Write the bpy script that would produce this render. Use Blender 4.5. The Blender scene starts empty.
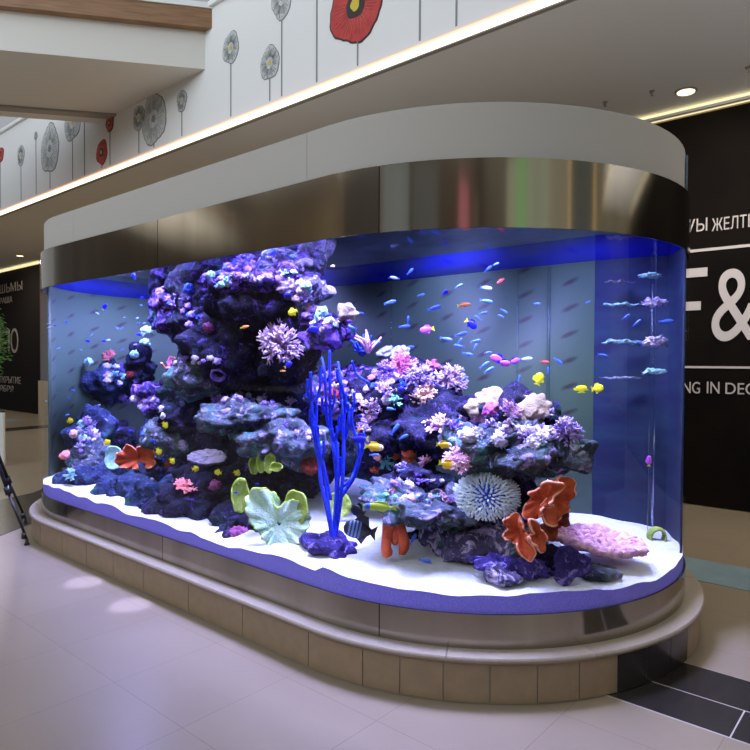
import bpy, bmesh, math, random
from mathutils import Vector, Matrix, noise
from mathutils.bvhtree import BVHTree
PI = math.pi
C = bpy.context.scene.collection
# ------------------------------------------------------------------ camera (fitted)
F, PIT, YAW, ROLL, EYE = 646.15, .0211, .8577, .0048, 1.6
cam_d = bpy.data.cameras.new('camera'); cam = bpy.data.objects.new('camera', cam_d); C.objects.link(cam)
bpy.context.scene.camera = cam
cam_d.sensor_width = 36; cam_d.lens = F / 750 * 36; cam_d.clip_start = .05; cam_d.clip_end = 200
cam.matrix_world = Matrix.Translation((0, 0, EYE)) @ Matrix.Rotation(-YAW, 4, 'Z') @ Matrix.Rotation(PI/2 - PIT, 4, 'X') @ Matrix.Rotation(ROLL, 4, 'Z')
EYEV = Vector((0, 0, EYE))
RIGHT = Vector((math.cos(YAW), -math.sin(YAW), 0)); FWD = Vector((math.sin(YAW), math.cos(YAW), 0)); UP = Vector((0, 0, 1))
def ray(px, py):
    X = (px-375)/F; Z = -(py-375)/F
    cr, sr = math.cos(ROLL), math.sin(ROLL); X, Z = cr*X - sr*Z, sr*X + cr*Z
    c, s = math.cos(PIT), math.sin(PIT)
    y = c + Z*s; z = -s + Z*c
    return Vector((math.cos(YAW)*X + math.sin(YAW)*y, -math.sin(YAW)*X + math.cos(YAW)*y, z))   # depth 1 along FWD
def onX(px, py, X): d = ray(px, py); return EYEV + d*(X/d.x)
def onZ(px, py, z): d = ray(px, py); return EYEV + d*((z-EYE)/d.z)
def onD(px, py, D): return EYEV + ray(px, py)*D
# ------------------------------------------------------------------ materials
def nt(name):
    m = bpy.data.materials.new(name); m.use_nodes = True
    return m, m.node_tree, m.node_tree.nodes, m.node_tree.links
def mat(name, col, rough=.6, metal=0, var=None, scale=8, bump=0, bscale=30, emit=None, estr=0, spec=None, sss=0, detail=4, lo=.35, hi=.65, stretch=None):
    m, t, N, L = nt(name); b = N['Principled BSDF']
    b.inputs['Base Color'].default_value = (*col, 1); b.inputs['Roughness'].default_value = rough; b.inputs['Metallic'].default_value = metal
    if spec is not None: b.inputs['Specular IOR Level'].default_value = spec
    if emit: b.inputs['Emission Color'].default_value = (*emit, 1); b.inputs['Emission Strength'].default_value = estr
    tc = N.new('ShaderNodeTexCoord'); co = tc.outputs['Object']
    if stretch:
        mp = N.new('ShaderNodeMapping'); mp.inputs['Scale'].default_value = stretch; L.new(co, mp.inputs[0]); co = mp.outputs[0]
    if var:
        n = N.new('ShaderNodeTexNoise'); n.inputs['Scale'].default_value = scale; n.inputs['Detail'].default_value = detail
        r = N.new('ShaderNodeValToRGB'); r.color_ramp.elements[0].position = lo; r.color_ramp.elements[1].position = hi
        r.color_ramp.elements[0].color = (*col, 1); r.color_ramp.elements[1].color = (*var, 1)
        L.new(co, n.inputs['Vector']); L.new(n.outputs['Fac'], r.inputs[0]); L.new(r.outputs[0], b.inputs['Base Color'])
    if bump:
        n2 = N.new('ShaderNodeTexNoise'); n2.inputs['Scale'].default_value = bscale; n2.inputs['Detail'].default_value = 5
        bp = N.new('ShaderNodeBump'); bp.inputs['Strength'].default_value = bump; bp.inputs['Distance'].default_value = .02
        L.new(co, n2.inputs['Vector']); L.new(n2.outputs['Fac'], bp.inputs['Height']); L.new(bp.outputs[0], b.inputs['Normal'])
    return m
def rockmat(name, base, mid, crust, amount=.55, teal=(.04, .16, .17)):
    m, t, N, L = nt(name); b = N['Principled BSDF']; b.inputs['Roughness'].default_value = .8
    b.inputs['Specular IOR Level'].default_value = .04
    tc = N.new('ShaderNodeTexCoord')
    def nz(s, d, w=0):
        n = N.new('ShaderNodeTexNoise'); n.inputs['Scale'].default_value = s; n.inputs['Detail'].default_value = d; n.inputs['Roughness'].default_value = .65
        n.inputs['Distortion'].default_value = w; L.new(tc.outputs['Object'], n.inputs['Vector']); return n.outputs['Fac']
    def mx(f, a, bcol):
        x = N.new('ShaderNodeMix'); x.data_type = 'RGBA'; L.new(f, x.inputs[0])
        if isinstance(a, tuple): x.inputs[6].default_value = (*a, 1)
        else: L.new(a, x.inputs[6])
        x.inputs[7].default_value = (*bcol, 1); return x.outputs[2]
    def rm(v, lo, hi):
        r = N.new('ShaderNodeMapRange'); r.inputs[1].default_value = lo; r.inputs[2].default_value = hi; L.new(v, r.inputs[0]); return r.outputs[0]
    c = mx(rm(nz(6, 5), .4, .65), base, mid)
    c = mx(rm(nz(3.1, 3, .5), .55, .68), c, teal)
    c = mx(rm(nz(9, 8, 1.5), amount, amount + .09), c, crust)
    c = mx(rm(nz(26, 6, 1.2), .60, .72), c, tuple(min(1, v*1.1 + .03) for v in crust))
    L.new(c, b.inputs['Base Color'])
    bp = N.new('ShaderNodeBump'); bp.inputs['Strength'].default_value = 1.0; bp.inputs['Distance'].default_value = .05
    L.new(nz(24, 9), bp.inputs['Height']); L.new(bp.outputs[0], b.inputs['Normal'])
    return m
def shell_mat(name, tint, gloss_amt, rough=.02, ior=1.45):
    m, t, N, L = nt(name); N.remove(N['Principled BSDF']); out = N['Material Output']
    tr = N.new('ShaderNodeBsdfTransparent'); tr.inputs[0].default_value = (*tint, 1)
    gl = N.new('ShaderNodeBsdfGlossy'); gl.inputs['Roughness'].default_value = rough
    fr = N.new('ShaderNodeFresnel'); fr.inputs[0].default_value = ior
    mu = N.new('ShaderNodeMath'); mu.operation = 'MULTIPLY'; mu.inputs[1].default_value = gloss_amt
    L.new(fr.outputs[0], mu.inputs[0]); mi = N.new('ShaderNodeMixShader')
    L.new(mu.outputs[0], mi.inputs[0]); L.new(tr.outputs[0], mi.inputs[1]); L.new(gl.outputs[0], mi.inputs[2]); L.new(mi.outputs[0], out.inputs[0])
    return m
M = {}
M['steel'] = mat('brushed_steel', (.42, .38, .31), .11, 1, var=(.30, .27, .22), scale=3, stretch=(1, 1, .05))
M['hood'] = mat('hood_panel', (.50, .475, .45), .85, spec=.1)
M['black'] = mat('black_gap', (.02, .02, .02), .6)
M['base_tile'] = mat('beige_tile', (.28, .20, .12), .5, var=(.245, .175, .105), scale=14)
M['dark_tile'] = mat('dark_tile', (.016, .013, .013), .25, var=(.024, .02, .018), scale=20)
M['ledge'] = mat('ledge_stone', (.29, .24, .18), .5, var=(.26, .215, .16), scale=60)
M['acrylic'] = shell_mat('clear_acrylic', (.985, .99, 1), .06)
M['water'] = shell_mat('tank_water', (.97, .985, 1), .25, .05, 1.2)
M['sand'] = mat('white_sand', (.66, .67, .70), .9, var=(.58, .59, .63), scale=25, bump=.35, bscale=90)
M['gravel'] = mat('violet_gravel', (.20, .17, .90), .8, var=(.28, .24, .98), scale=120)  # side of the sand at the glass, blue light painted into its colour
M['white_wall'] = mat('white_paint', (.80, .81, .82), .7)
M['soffit'] = mat('soffit_paint', (.80, .79, .79), .75)
M['bridge'] = mat('bridge_paint', (.70, .69, .66), .7)
M['cap'] = mat('white_cap', (.8, .84, .85), .4)
M['wood'] = mat('brown_wood', (.20, .10, .045), .5, var=(.30, .165, .08), scale=3, stretch=(1, 1, 14), detail=6)
M['hoard'] = mat('black_hoarding', (.006, .005, .005), .9, var=(.009, .007, .006), scale=2, spec=.05)
M['hoard_far'] = mat('dark_brown_hoarding', (.010, .008, .007), .9, spec=.08)
M['letter'] = mat('pale_lettering', (.55, .50, .52), .6)
M['beige'] = mat('beige_wall', (.42, .33, .22), .7)
M['strip'] = mat('cove_light_warm', (1, .9, .7), .5, emit=(1, .84, .55), estr=2.3)
M['strip_orange'] = mat('cove_light_edge', (1, .6, .4), .5, emit=(1, .48, .27), estr=.95)
M['strip2'] = mat('cove_light_yellow', (1, .95, .6), .5, emit=(1, .88, .50), estr=1.0)
M['lamp'] = mat('lamp_lit', (1, .9, .7), .5, emit=(1, .82, .5), estr=2.2)
M['trim'] = mat('trim_grey', (.3, .27, .24), .5)
M['plastic'] = mat('black_plastic', (.012, .012, .012), .4)
M['leaf'] = mat('green_leaf', (.03, .10, .02), .5, var=(.07, .19, .04), scale=6)
M['blueband'] = mat('blue_lining', (.003, .004, .55), .9, spec=0)
M['lightblue'] = mat('pale_blue_lining', (.14, .20, .26), .9, var=(.18, .24, .30), spec=0, scale=5, stretch=(1, 1, 6))
# ------------------------------------------------------------------ mesh helpers
def link(name, bm, m, parent=None, smooth=False):
    me = bpy.data.meshes.new(name)
    if smooth:
        for f in bm.faces: f.smooth = True
    bm.to_mesh(me); bm.free()
    if m is not None:
        for q in (m if isinstance(m, (list, tuple)) else [m]): me.materials.append(q)
    o = bpy.data.objects.new(name, me); C.objects.link(o)
    if parent is not None: o.parent = parent
    return o
def sharpen(bm, deg=35):
    for e in bm.edges:
        e.smooth = not (len(e.link_faces) == 2 and e.calc_face_angle(0) > math.radians(deg))
def tag(o, label=None, cat=None, group=None, kind=None):
    if label: o['label'] = label
    if cat: o['category'] = cat
    if group: o['group'] = group
    if kind: o['kind'] = kind
    return o
def empty(name, loc, rz=0):
    o = bpy.data.objects.new(name, None); C.objects.link(o); o.location = loc; o.rotation_euler = (0, 0, rz); o.empty_display_size = .05; return o
def box(bm, a, b, mi=0):
    vs = [bm.verts.new((x, y, z)) for x in (a[0], b[0]) for y in (a[1], b[1]) for z in (a[2], b[2])]
    for q in ((0, 1, 3, 2), (4, 6, 7, 5), (0, 4, 5, 1), (2, 3, 7, 6), (0, 2, 6, 4), (1, 5, 7, 3)):
        f = bm.faces.new([vs[i] for i in q]); f.material_index = mi
    return bm
def boxo(name, a, b, m, parent=None): 
    bm = box(bmesh.new(), a, b); bmesh.ops.recalc_face_normals(bm, faces=bm.faces); return link(name, bm, m, parent)
def prism(bm, pts, z0, z1):
    lo = [bm.verts.new((x, y, z0)) for x, y in pts]; hi = [bm.verts.new((x, y, z1)) for x, y in pts]
    bm.faces.new(lo[::-1]); bm.faces.new(hi); n = len(pts)
    for i in range(n): bm.faces.new((lo[i], lo[(i+1) % n], hi[(i+1) % n], hi[i]))
    bmesh.ops.recalc_face_normals(bm, faces=bm.faces); return bm
def tube(bm, pts, rad, n=6, mi=0, cap=True):
    rings = []; k = len(pts)
    for i, p in enumerate(pts):
        p = Vector(p); d = (Vector(pts[min(i+1, k-1)]) - Vector(pts[max(i-1, 0)]))
        d = d.normalized() if d.length > 1e-9 else Vector((0, 0, 1))
        a = d.orthogonal().normalized() if i == 0 else (a - d*a.dot(d)).normalized()
        b = d.cross(a); r = rad[i] if isinstance(rad, (list, tuple)) else rad
        rings.append([bm.verts.new(p + (a*math.cos(2*PI*j/n) + b*math.sin(2*PI*j/n))*r) for j in range(n)])
    for i in range(k-1):
        for j in range(n):
            f = bm.faces.new((rings[i][j], rings[i][(j+1) % n], rings[i+1][(j+1) % n], rings[i+1][j])); f.material_index = mi; f.smooth = True
    if cap:
        for q in (rings[0][::-1], rings[-1]):
            f = bm.faces.new(q); f.material_index = mi
    return bm
def smoothpts(pts, k=3):
    for _ in range(k-1):
        out = [pts[0]]
        for a, b in zip(pts, pts[1:]): out += [a.lerp(b, .25), a.lerp(b, .75)]
        out.append(pts[-1]); pts = out
    return pts
# ------------------------------------------------------------------ tank plan (stadium, axis along Y)
CX, YN, YF, R = 3.764, 2.434, 5.703, 1.379
ZL, ZG0, ZG1, ZT, ZP = .225, .391, 2.235, 2.563, 2.835
def plan(s, r):
    """point at arc length s (metres on radius R outline) from the near end of the front side, going round the near end; s<0 runs along the front side away from camera"""
    L = YF - YN
    per = 2*L + 2*PI*R; s = s % per
    if s < PI*R: a = PI + s/R; return (CX + r*math.cos(a), YN + r*math.sin(a))
    s -= PI*R
    if s < L: return (CX + r, YN + s)
    s -= L
    if s < PI*R: a = s/R; return (CX + r*math.cos(a), YF + r*math.sin(a))
    s -= PI*R
    return (CX - r, YF - s)
PER = 2*(YF-YN) + 2*PI*R
def sdist(x, y):
    yc = min(max(y, YN), YF); return math.hypot(x-CX, y-yc) - R
def band(name, r0, r1, z0, z1, m, parent, s0=0, s1=None, n=160, caps=True):
    """wall of thickness r1-r0 following the outline"""
    bm = bmesh.new(); full = s1 is None
    if full: s0, s1 = 0, PER
    k = max(2, int(n*abs(s1-s0)/PER)); sec = []
    for i in range(k if full else k+1):
        s = s0 + (s1-s0)*i/k
        a = plan(s, r0); b = plan(s, r1)
        sec.append([bm.verts.new((*a, z0)), bm.verts.new((*b, z0)), bm.verts.new((*b, z1)), bm.verts.new((*a, z1))])
    for i in range(k):
        p, q = sec[i], sec[(i+1) % len(sec)]
        for j in range(4):
            f = bm.faces.new((p[j], q[j], q[(j+1) % 4], p[(j+1) % 4])); f.smooth = j in (1, 3)
    if not full: bm.faces.new(sec[0]); bm.faces.new(sec[-1][::-1])
    bmesh.ops.recalc_face_normals(bm, faces=bm.faces); sharpen(bm)
    return link(name, bm, m, parent)
def s_of(px, py, z, rr=0):
    """arc length on the visible outline at a pixel column"""
    best = None
    for i in range(1400):
        s = -(YF-YN) - 1.6 + i*.006
        x, y = plan(s, R+rr); d = Vector((x, y, z)) - EYEV
        D = d.dot(FWD); X = 375 + F*d.dot(RIGHT)/D
        nx, ny = plan(s, R+1); 
        if (nx-x)*(-x) + (ny-y)*(-y) <= 0: continue
        e = abs(X-px)
        if best is None or e < best[0]: best = (e, s)
    return best[1]
aq = empty('aquarium', (0, 0, 0)); tag(aq, 'large lit glass aquarium with rounded ends, steel bands and beige tiled plinth', 'aquarium')
# plinth : beige tiles with joints, three dark tiles where the floor band meets it
tw = .322; sD0, sD1 = s_of(621, 699, 0, .08), s_of(691, 664, 0, .08)
bmB, bmK = bmesh.new(), bmesh.new()
def tile(bm, s0, s1, r, z0, z1):
    k = max(5, int((s1-s0)/.06)); g = .003; A = []
    for i in range(k+1):
        s = s0 + g + (s1-s0-2*g)*i/k; A.append([bm.verts.new((*plan(s, rr), z)) for rr, z in ((r-.012, z0), (r, z0), (r, z1), (r-.012, z1))])
    for i in range(k):
        for j in range(4): bm.faces.new((A[i][j], A[i+1][j], A[i+1][(j+1) % 4], A[i][(j+1) % 4]))
    bm.faces.new(A[0]); bm.faces.new(A[-1][::-1])
RB = R + .082
cuts = [s_of(p, 0, .1, .08) for p in (143, 188, 243, 309, 364, 402, 445, 492, 540, 583)] + [sD0]
for a_, b_ in zip(cuts, cuts[1:]): tile(bmB, a_, b_, RB, .008, ZL-.026)
lo_ = sD1; hi_ = cuts[0] + PER; n_ = round((hi_-lo_)/.42)
for i in range(n_): tile(bmB, lo_ + (hi_-lo_)*i/n_, lo_ + (hi_-lo_)*(i+1)/n_, RB, .008, ZL-.026)
for i in range(3): tile(bmK, sD0 + (sD1-sD0)*i/3, sD0 + (sD1-sD0)*(i+1)/3, RB, .008, ZL-.026)
for b_ in (bmB, bmK): bmesh.ops.recalc_face_normals(b_, faces=b_.faces)
link('tile_cladding', bmB, M['base_tile'], aq); tag(link('dark_cladding', bmK, M['dark_tile'], aq), 'three near black tiles on the plinth')
tag(band('tile_grout', R+.05, RB-.004, .008, ZL-.026, mat('pale_grout', (.35, .32, .29), .8), aq, sD0, sD1), 'pale grout between the black tiles')
band('plinth_core', R-.2, RB-.006, 0, ZL-.024, M['trim'], aq)
# ledge in slabs
cs = [s_of(p, 650, ZL) for p in (450, 586)]
bm = bmesh.new()
def slab(s0, s1):
    k = max(4, int(abs(s1-s0)/.06)); A = []; g = .0015
    for i in range(k+1):
        s = s0 + g + (s1-s0-2*g)*i/k
        A.append([bm.verts.new((*plan(s, rr), z)) for rr, z in ((R-.15, ZL-.026), (R+.098, ZL-.026), (R+.104, ZL-.019), (R+.104, ZL-.008), (R+.096, ZL), (R-.15, ZL))])
    for i in range(k):
        for j in range(6):
            f = bm.faces.new((A[i][j], A[i+1][j], A[i+1][(j+1) % 6], A[i][(j+1) % 6])); f.smooth = j in (1, 2, 3)
    bm.faces.new(A[0]); bm.faces.new(A[-1][::-1])
slab(cs[0], cs[1]); w = (PER-(cs[1]-cs[0]))/10
for i in range(10): slab(cs[1]+i*w, cs[1]+(i+1)*w)
bmesh.ops.recalc_face_normals(bm, faces=bm.faces); sharpen(bm, 50); link('stone_ledge', bm, M['ledge'], aq)
# steel bands in sheets
def sheets(name, z0, z1, pxs, lab=None):
    ss = [s_of(p, 0, (z0+z1)/2) for p in pxs] ; ss = ss + [ss[-1] + (PER-(ss[-1]-ss[0]))/2, ss[0]+PER]
    par = band(name, R-.011, R-.006, z0, z1, M['black'], aq)
    if lab: tag(par, lab)
    for a, b in zip(ss, ss[1:]): band('steel_sheet', R-.006, R, z0, z1, M['steel'], par, a+.003, b-.003)
sheets('lower_steel_band', ZL, ZG0, (162, 380)); sheets('upper_steel_band', ZG1, ZT, (158, 378))
hs = [s_of(p, 0, 2.7) for p in (70, 302)]; hs += [hs[-1] + (PER-(hs[-1]-hs[0]))/2, hs[0]+PER]
hood = band('hood', R-.07, R-.045, ZT, ZP-.01, M['hood'], aq)
for a, b in zip(hs, hs[1:]): band('hood_panel', R-.045, R-.034, ZT+.001, ZP, M['hood'], hood, a+.0012, b-.0012)
bm = bmesh.new(); prism(bm, [plan(PER*i/120, R-.072) for i in range(120)], ZP-.02, ZP); link('hood_lid', bm, M['hood'], hood)
band('acrylic_wall', R-.012, R-.002, ZG0, ZG1, M['acrylic'], aq, n=220)
# added wall painted as the refracted view: straight, round far end, blue near end
XB = 4.5
def arc(cx, cy, r, a0, a1, k): return [(cx + r*math.cos(a0+(a1-a0)*i/k), cy + r*math.sin(a0+(a1-a0)*i/k)) for i in range(k+1)]
Ri = R - .020
p_teal = [(XB, 1.83), (XB, 3.2), (XB, 4.6), (XB, YF + .35)] + arc(CX, YF, Ri, .86, PI*.80, 24)
p_blue = arc(CX, YN, Ri, -1.36, -.92, 12) + [(4.565, 1.5), (XB, 1.83)]
def wall_strip(name, pts, z0, z1, m, parent, th=.012):
    bm = bmesh.new(); uvl = bm.loops.layers.uv.new('UVMap'); d = 0; prev = None; ds = []
    for p in pts: d += 0 if prev is None else math.dist(p, prev); ds.append(d); prev = p
    lo = [bm.verts.new((*p, z0)) for p in pts]; hi = [bm.verts.new((*p, z1)) for p in pts]
    for i in range(len(pts)-1):
        f = bm.faces.new((lo[i], lo[i+1], hi[i+1], hi[i])); f.smooth = True
        for l, (u, v) in zip(f.loops, ((ds[i], z0), (ds[i+1], z0), (ds[i+1], z1), (ds[i], z1))): l[uvl].uv = (u, v)
    o = link(name, bm, m, parent)
    md = o.modifiers.new('t', 'SOLIDIFY'); md.thickness = th; md.offset = -1
    return o
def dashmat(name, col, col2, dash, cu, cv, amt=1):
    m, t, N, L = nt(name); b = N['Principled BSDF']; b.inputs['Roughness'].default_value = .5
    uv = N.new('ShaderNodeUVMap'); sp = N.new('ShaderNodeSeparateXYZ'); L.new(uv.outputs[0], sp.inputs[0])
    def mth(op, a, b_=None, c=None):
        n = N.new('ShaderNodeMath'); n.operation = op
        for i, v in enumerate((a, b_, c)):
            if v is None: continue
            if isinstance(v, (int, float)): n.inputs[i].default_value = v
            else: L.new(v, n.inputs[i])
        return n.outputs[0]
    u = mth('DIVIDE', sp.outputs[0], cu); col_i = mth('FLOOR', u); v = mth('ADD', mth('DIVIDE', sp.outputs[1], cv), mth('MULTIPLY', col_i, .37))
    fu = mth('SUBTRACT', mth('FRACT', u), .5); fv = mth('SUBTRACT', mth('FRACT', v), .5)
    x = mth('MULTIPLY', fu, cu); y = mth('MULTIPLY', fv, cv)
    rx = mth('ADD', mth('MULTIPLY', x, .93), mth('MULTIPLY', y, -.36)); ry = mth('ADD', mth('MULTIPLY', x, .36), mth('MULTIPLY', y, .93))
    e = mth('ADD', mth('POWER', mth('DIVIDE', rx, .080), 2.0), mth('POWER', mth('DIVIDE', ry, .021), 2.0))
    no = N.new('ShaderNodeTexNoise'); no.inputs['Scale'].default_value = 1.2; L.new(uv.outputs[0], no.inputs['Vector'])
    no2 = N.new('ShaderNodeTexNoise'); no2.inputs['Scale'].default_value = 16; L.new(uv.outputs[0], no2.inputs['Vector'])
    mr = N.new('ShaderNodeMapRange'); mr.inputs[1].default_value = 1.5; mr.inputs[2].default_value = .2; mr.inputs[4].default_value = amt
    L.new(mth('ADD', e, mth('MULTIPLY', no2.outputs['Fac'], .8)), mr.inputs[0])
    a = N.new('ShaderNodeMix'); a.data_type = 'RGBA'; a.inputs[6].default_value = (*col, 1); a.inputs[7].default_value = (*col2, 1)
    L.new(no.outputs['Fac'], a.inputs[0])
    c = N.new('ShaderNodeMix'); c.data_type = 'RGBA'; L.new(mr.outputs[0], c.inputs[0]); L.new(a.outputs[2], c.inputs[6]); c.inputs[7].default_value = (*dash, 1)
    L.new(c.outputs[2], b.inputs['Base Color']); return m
M['film'] = dashmat('teal_grey_film', (.066, .118, .086), (.086, .138, .088), (.034, .010, .022), .36, .19)  # refracted view as a colour, reflections painted as reddish dashes
M['film_blue'] = mat('blue_film', (.006, .010, .060), .8, var=(.012, .035, .08), scale=2.5, stretch=(1, 1, 4))  # deep blue of the refraction at the near end, painted in
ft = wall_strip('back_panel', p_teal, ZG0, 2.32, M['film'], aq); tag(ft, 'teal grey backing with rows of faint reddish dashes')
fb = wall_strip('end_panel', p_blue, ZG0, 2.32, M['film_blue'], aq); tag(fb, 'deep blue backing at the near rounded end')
allp = p_blue + p_teal[1:]
tag(wall_strip('blue_lining', allp, 2.321, 2.50, M['blueband'], aq), 'deep blue band above the backing')
tag(wall_strip('pale_lining', allp, 2.501, ZP-.025, M['lightblue'], aq), 'paler blue lining under the hood')
# vertical seams / clear pipes against the back
for px, r_ in ((517, .006), (548, .012), (391, .006), (652, .02)):
    bm = bmesh.new(); d = ray(px, 400); X = XB - .06; 
    if px == 652: P = onD(px, 400, 4.15)
    else: P = onX(px, 400, X)
    tube(bm, [(P.x, P.y, ZG0+.05), (P.x, P.y, 2.3)], r_, 10)
    pm = M.setdefault('pipe', shell_mat('clear_pipe', (.90, .95, .98), .5))
    tag(link('clear_pipe', bm, pm, aq), 'thin clear vertical pipe at the back')
# sand, its side at the glass painted in blue-violet light
def sandz(x, y, top=True):
    e = -sdist(x, y)
    z = .480 + .018*noise.noise(Vector((x*1.7, y*1.7, 3))) + .012*noise.noise(Vector((x*5, y*5, 1)))
    return z + .03*min(1, e/.8)
def grav_edge(s): return .476 + .035*noise.noise(Vector((s*2.1, 5.5, 0))) + .020*noise.noise(Vector((s*7, 1.5, 0)))
bm = bmesh.new(); n = 260; nr = 26; rings = []
for j in range(nr+1):
    fr_ = 1 - (j/nr)
    ring = []
    for i in range(n):
        s_ = PER*i/n; x, y = plan(s_, (R-.0135)*max(fr_, .02))
        if j == 0: z = grav_edge(s_)
        else:
            q = min(1, j/3); z = grav_edge(s_)*(1-q) + sandz(x, y)*q
        ring.append(bm.verts.new((x, y, z)))
    rings.append(ring)
for j in range(nr):
    for i in range(n): bm.faces.new((rings[j][i], rings[j][(i+1) % n], rings[j+1][(i+1) % n], rings[j+1][i]))
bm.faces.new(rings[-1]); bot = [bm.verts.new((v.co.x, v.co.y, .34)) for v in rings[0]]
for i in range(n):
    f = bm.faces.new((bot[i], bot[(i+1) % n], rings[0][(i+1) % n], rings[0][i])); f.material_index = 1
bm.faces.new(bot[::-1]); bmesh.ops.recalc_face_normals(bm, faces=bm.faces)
for f in bm.faces: f.smooth = True
sharpen(bm, 40)
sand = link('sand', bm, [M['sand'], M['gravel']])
tag(sand, 'white sand bed over violet gravel on the floor of the aquarium', 'sand', kind='stuff')
bm = bmesh.new(); prism(bm, [plan(PER*i/140, R-.036) for i in range(140)], .50, 2.30)
for f in list(bm.faces):
    if f.normal.z < -.9: bm.faces.remove(f)
for f in list(bm.faces):
    if abs(f.normal.z) < .5: bm.faces.remove(f)
tag(link('water', bm, M['water']), 'clear rippled water surface filling the lit aquarium under its hood', 'water', kind='stuff')
# ------------------------------------------------------------------ reef rocks
random.seed(7)
RK = {
 'dark': rockmat('dark_reef_rock', (.012, .011, .030), (.034, .032, .065), (.15, .07, .46), .59, (.02, .05, .065)),
 'violet': rockmat('violet_crusted_rock', (.016, .012, .05), (.05, .035, .13), (.30, .15, .80), .48),
 'grey': rockmat('grey_teal_rock', (.05, .06, .085), (.13, .16, .19), (.42, .32, .66), .56, (.07, .26, .25)),
 'pale': rockmat('pale_crusted_rock', (.06, .05, .12), (.18, .15, .30), (.75, .62, .92), .50, (.10, .34, .33)),
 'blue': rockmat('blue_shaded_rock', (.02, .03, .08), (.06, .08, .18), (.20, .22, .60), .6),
 'purple': rockmat('purple_nodular_rock', (.035, .025, .13), (.09, .06, .30), (.40, .30, .80), .55, (.08, .06, .30)),
}
ROCKV, ROCKF = [], []
def dist_at(P): return (P-EYEV).dot(FWD)
def rock(px, py, w, h, X, seed, m, label, sub=5, rough=.22, aspect=1, rot=0, tilt=0, flat=.0, group='reef rocks of the aquarium'):
    P = onX(px, py, X); D = dist_at(P); r = w*D/F; rz = h*D/F
    bm = bmesh.new(); bmesh.ops.create_icosphere(bm, subdivisions=sub, radius=1)
    off = Vector((seed*13.1, seed*7.7, seed*3.3)); M0 = max(r, rz)
    RM = Matrix.Rotation(rot, 3, 'Z') @ Matrix.Rotation(tilt, 3, 'X')
    sc_ = min(r, 1.3*rz) + .1*M0
    for v in bm.verts:
        d = v.co.normalized()
        q = Vector((d.x*r*aspect, d.y*r, d.z*rz))
        s1 = q*(1.1/sc_) + off
        lay = noise.noise(Vector((q.x*2, q.y*2, q.z*9)) + off)
        k = 1 + rough*1.5*noise.noise(s1) + rough*.9*noise.noise(s1*2.3)
        w_ = Vector((noise.noise(q*4+off), noise.noise(q*4-off), noise.noise(q*4+off*.5)))*.10
        cell = noise.voronoi(Vector(((q.x+w_.x)*5.2, (q.y+w_.y)*5.2, (q.z+w_.z)*8))+off)[0]; crag = min(.5, cell[1]-cell[0])
        fine = .030*(noise.fractal(q*9+off, .8, 2.1, 5)) + .022*abs(noise.noise(q*22+off)) + .03*lay + .085*(crag-.2)
        ridg = 1 - abs(noise.noise(q*5.5+off*2))*2
        q = q*k + d*(fine + .035*max(0, ridg-.55)*2)*min(1, sc_/.12)
        v.co = RM @ q
    o = link('reef_rock', bm, RK[m], None, True)
    o.location = P; tag(o, label, 'rock', group)
    base = len(ROCKV); 
    for v in o.data.vertices:
        co = v.co + P
        # keep inside tank
        e = sdist(co.x, co.y)
        if e > -.07:
            yc = min(max(co.y, YN), YF); dx, dy = co.x-CX, co.y-yc; l = math.hypot(dx, dy); f_ = (R-.07)/l; co.x = CX+dx*f_; co.y = yc+dy*f_; v.co = co-P
        if co.x > XB-.03: co.x = XB-.03; v.co = co-P
        ROCKV.append(co.copy())
    for p in o.data.polygons: ROCKF.append(tuple(base+i for i in p.vertices))
    return o
T = 'reef'
rock(236, 312, 76, 76, 3.62, 1, 'dark', 'huge dark upper boulder of the tall reef column reaching the steel band', 6, .16, aspect=.8)
rock(238, 405, 84, 70, 3.62, 2, 'dark', 'huge dark middle boulder of the tall reef column', 6, .14, aspect=.8)
rock(246, 490, 84, 62, 3.45, 3, 'dark', 'wide dark bottom boulder of the tall reef column behind the green coral', 6, .14, aspect=.7)
rock(258, 283, 50, 15, 3.15, 4, 'violet', 'violet crusted ledge near the top of the reef column', 5, .22)
rock(262, 308, 46, 20, 3.22, 5, 'dark', 'dark rounded overhang under the upper violet ledge', 5, .18)
rock(178, 312, 26, 26, 3.25, 6, 'violet', 'violet boulder on the left shoulder of the reef column', 5, .22)
rock(160, 290, 10, 20, 3.5, 7, 'dark', 'small dark spur at the upper left edge of the reef column', 4, .2)
rock(200, 377, 27, 18, 3.02, 8, 'grey', 'rounded grey overhanging boulder left of the middle of the column', 5, .18)
rock(250, 418, 47, 13, 2.98, 9, 'grey', 'grey teal ledge crossing the middle of the reef column', 5, .2)
rock(287, 441, 42, 17, 3.05, 10, 'grey', 'layered grey ledge left of the blue branching coral', 5, .25)
rock(182, 436, 38, 17, 3.22, 11, 'grey', 'dim grey boulder at the left edge of the column, mid height', 5, .2)
rock(152, 400, 16, 12, 3.35, 12, 'violet', 'knobbly violet arm sticking out left of the column', 5, .35)
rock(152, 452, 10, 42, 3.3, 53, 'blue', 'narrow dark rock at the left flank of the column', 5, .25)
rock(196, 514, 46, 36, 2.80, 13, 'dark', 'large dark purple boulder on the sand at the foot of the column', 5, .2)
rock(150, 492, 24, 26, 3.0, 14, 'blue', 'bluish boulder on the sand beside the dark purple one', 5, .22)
rock(288, 338, 32, 44, 3.35, 15, 'dark', 'dark rock on the right shoulder of the reef column', 5, .22)
rock(298, 258, 24, 22, 3.42, 16, 'pale', 'pale crusted rock at the upper right of the reef column', 5, .35)
rock(306, 298, 17, 24, 3.30, 17, 'pale', 'pale knobbly rock below the top right of the column', 5, .35)
rock(322, 330, 24, 17, 3.35, 18, 'violet', 'violet rock stepping down right of the column', 5, .3)
rock(345, 392, 32, 30, 3.5, 19, 'violet', 'violet rock behind the blue branching coral', 5, .25)
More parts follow.
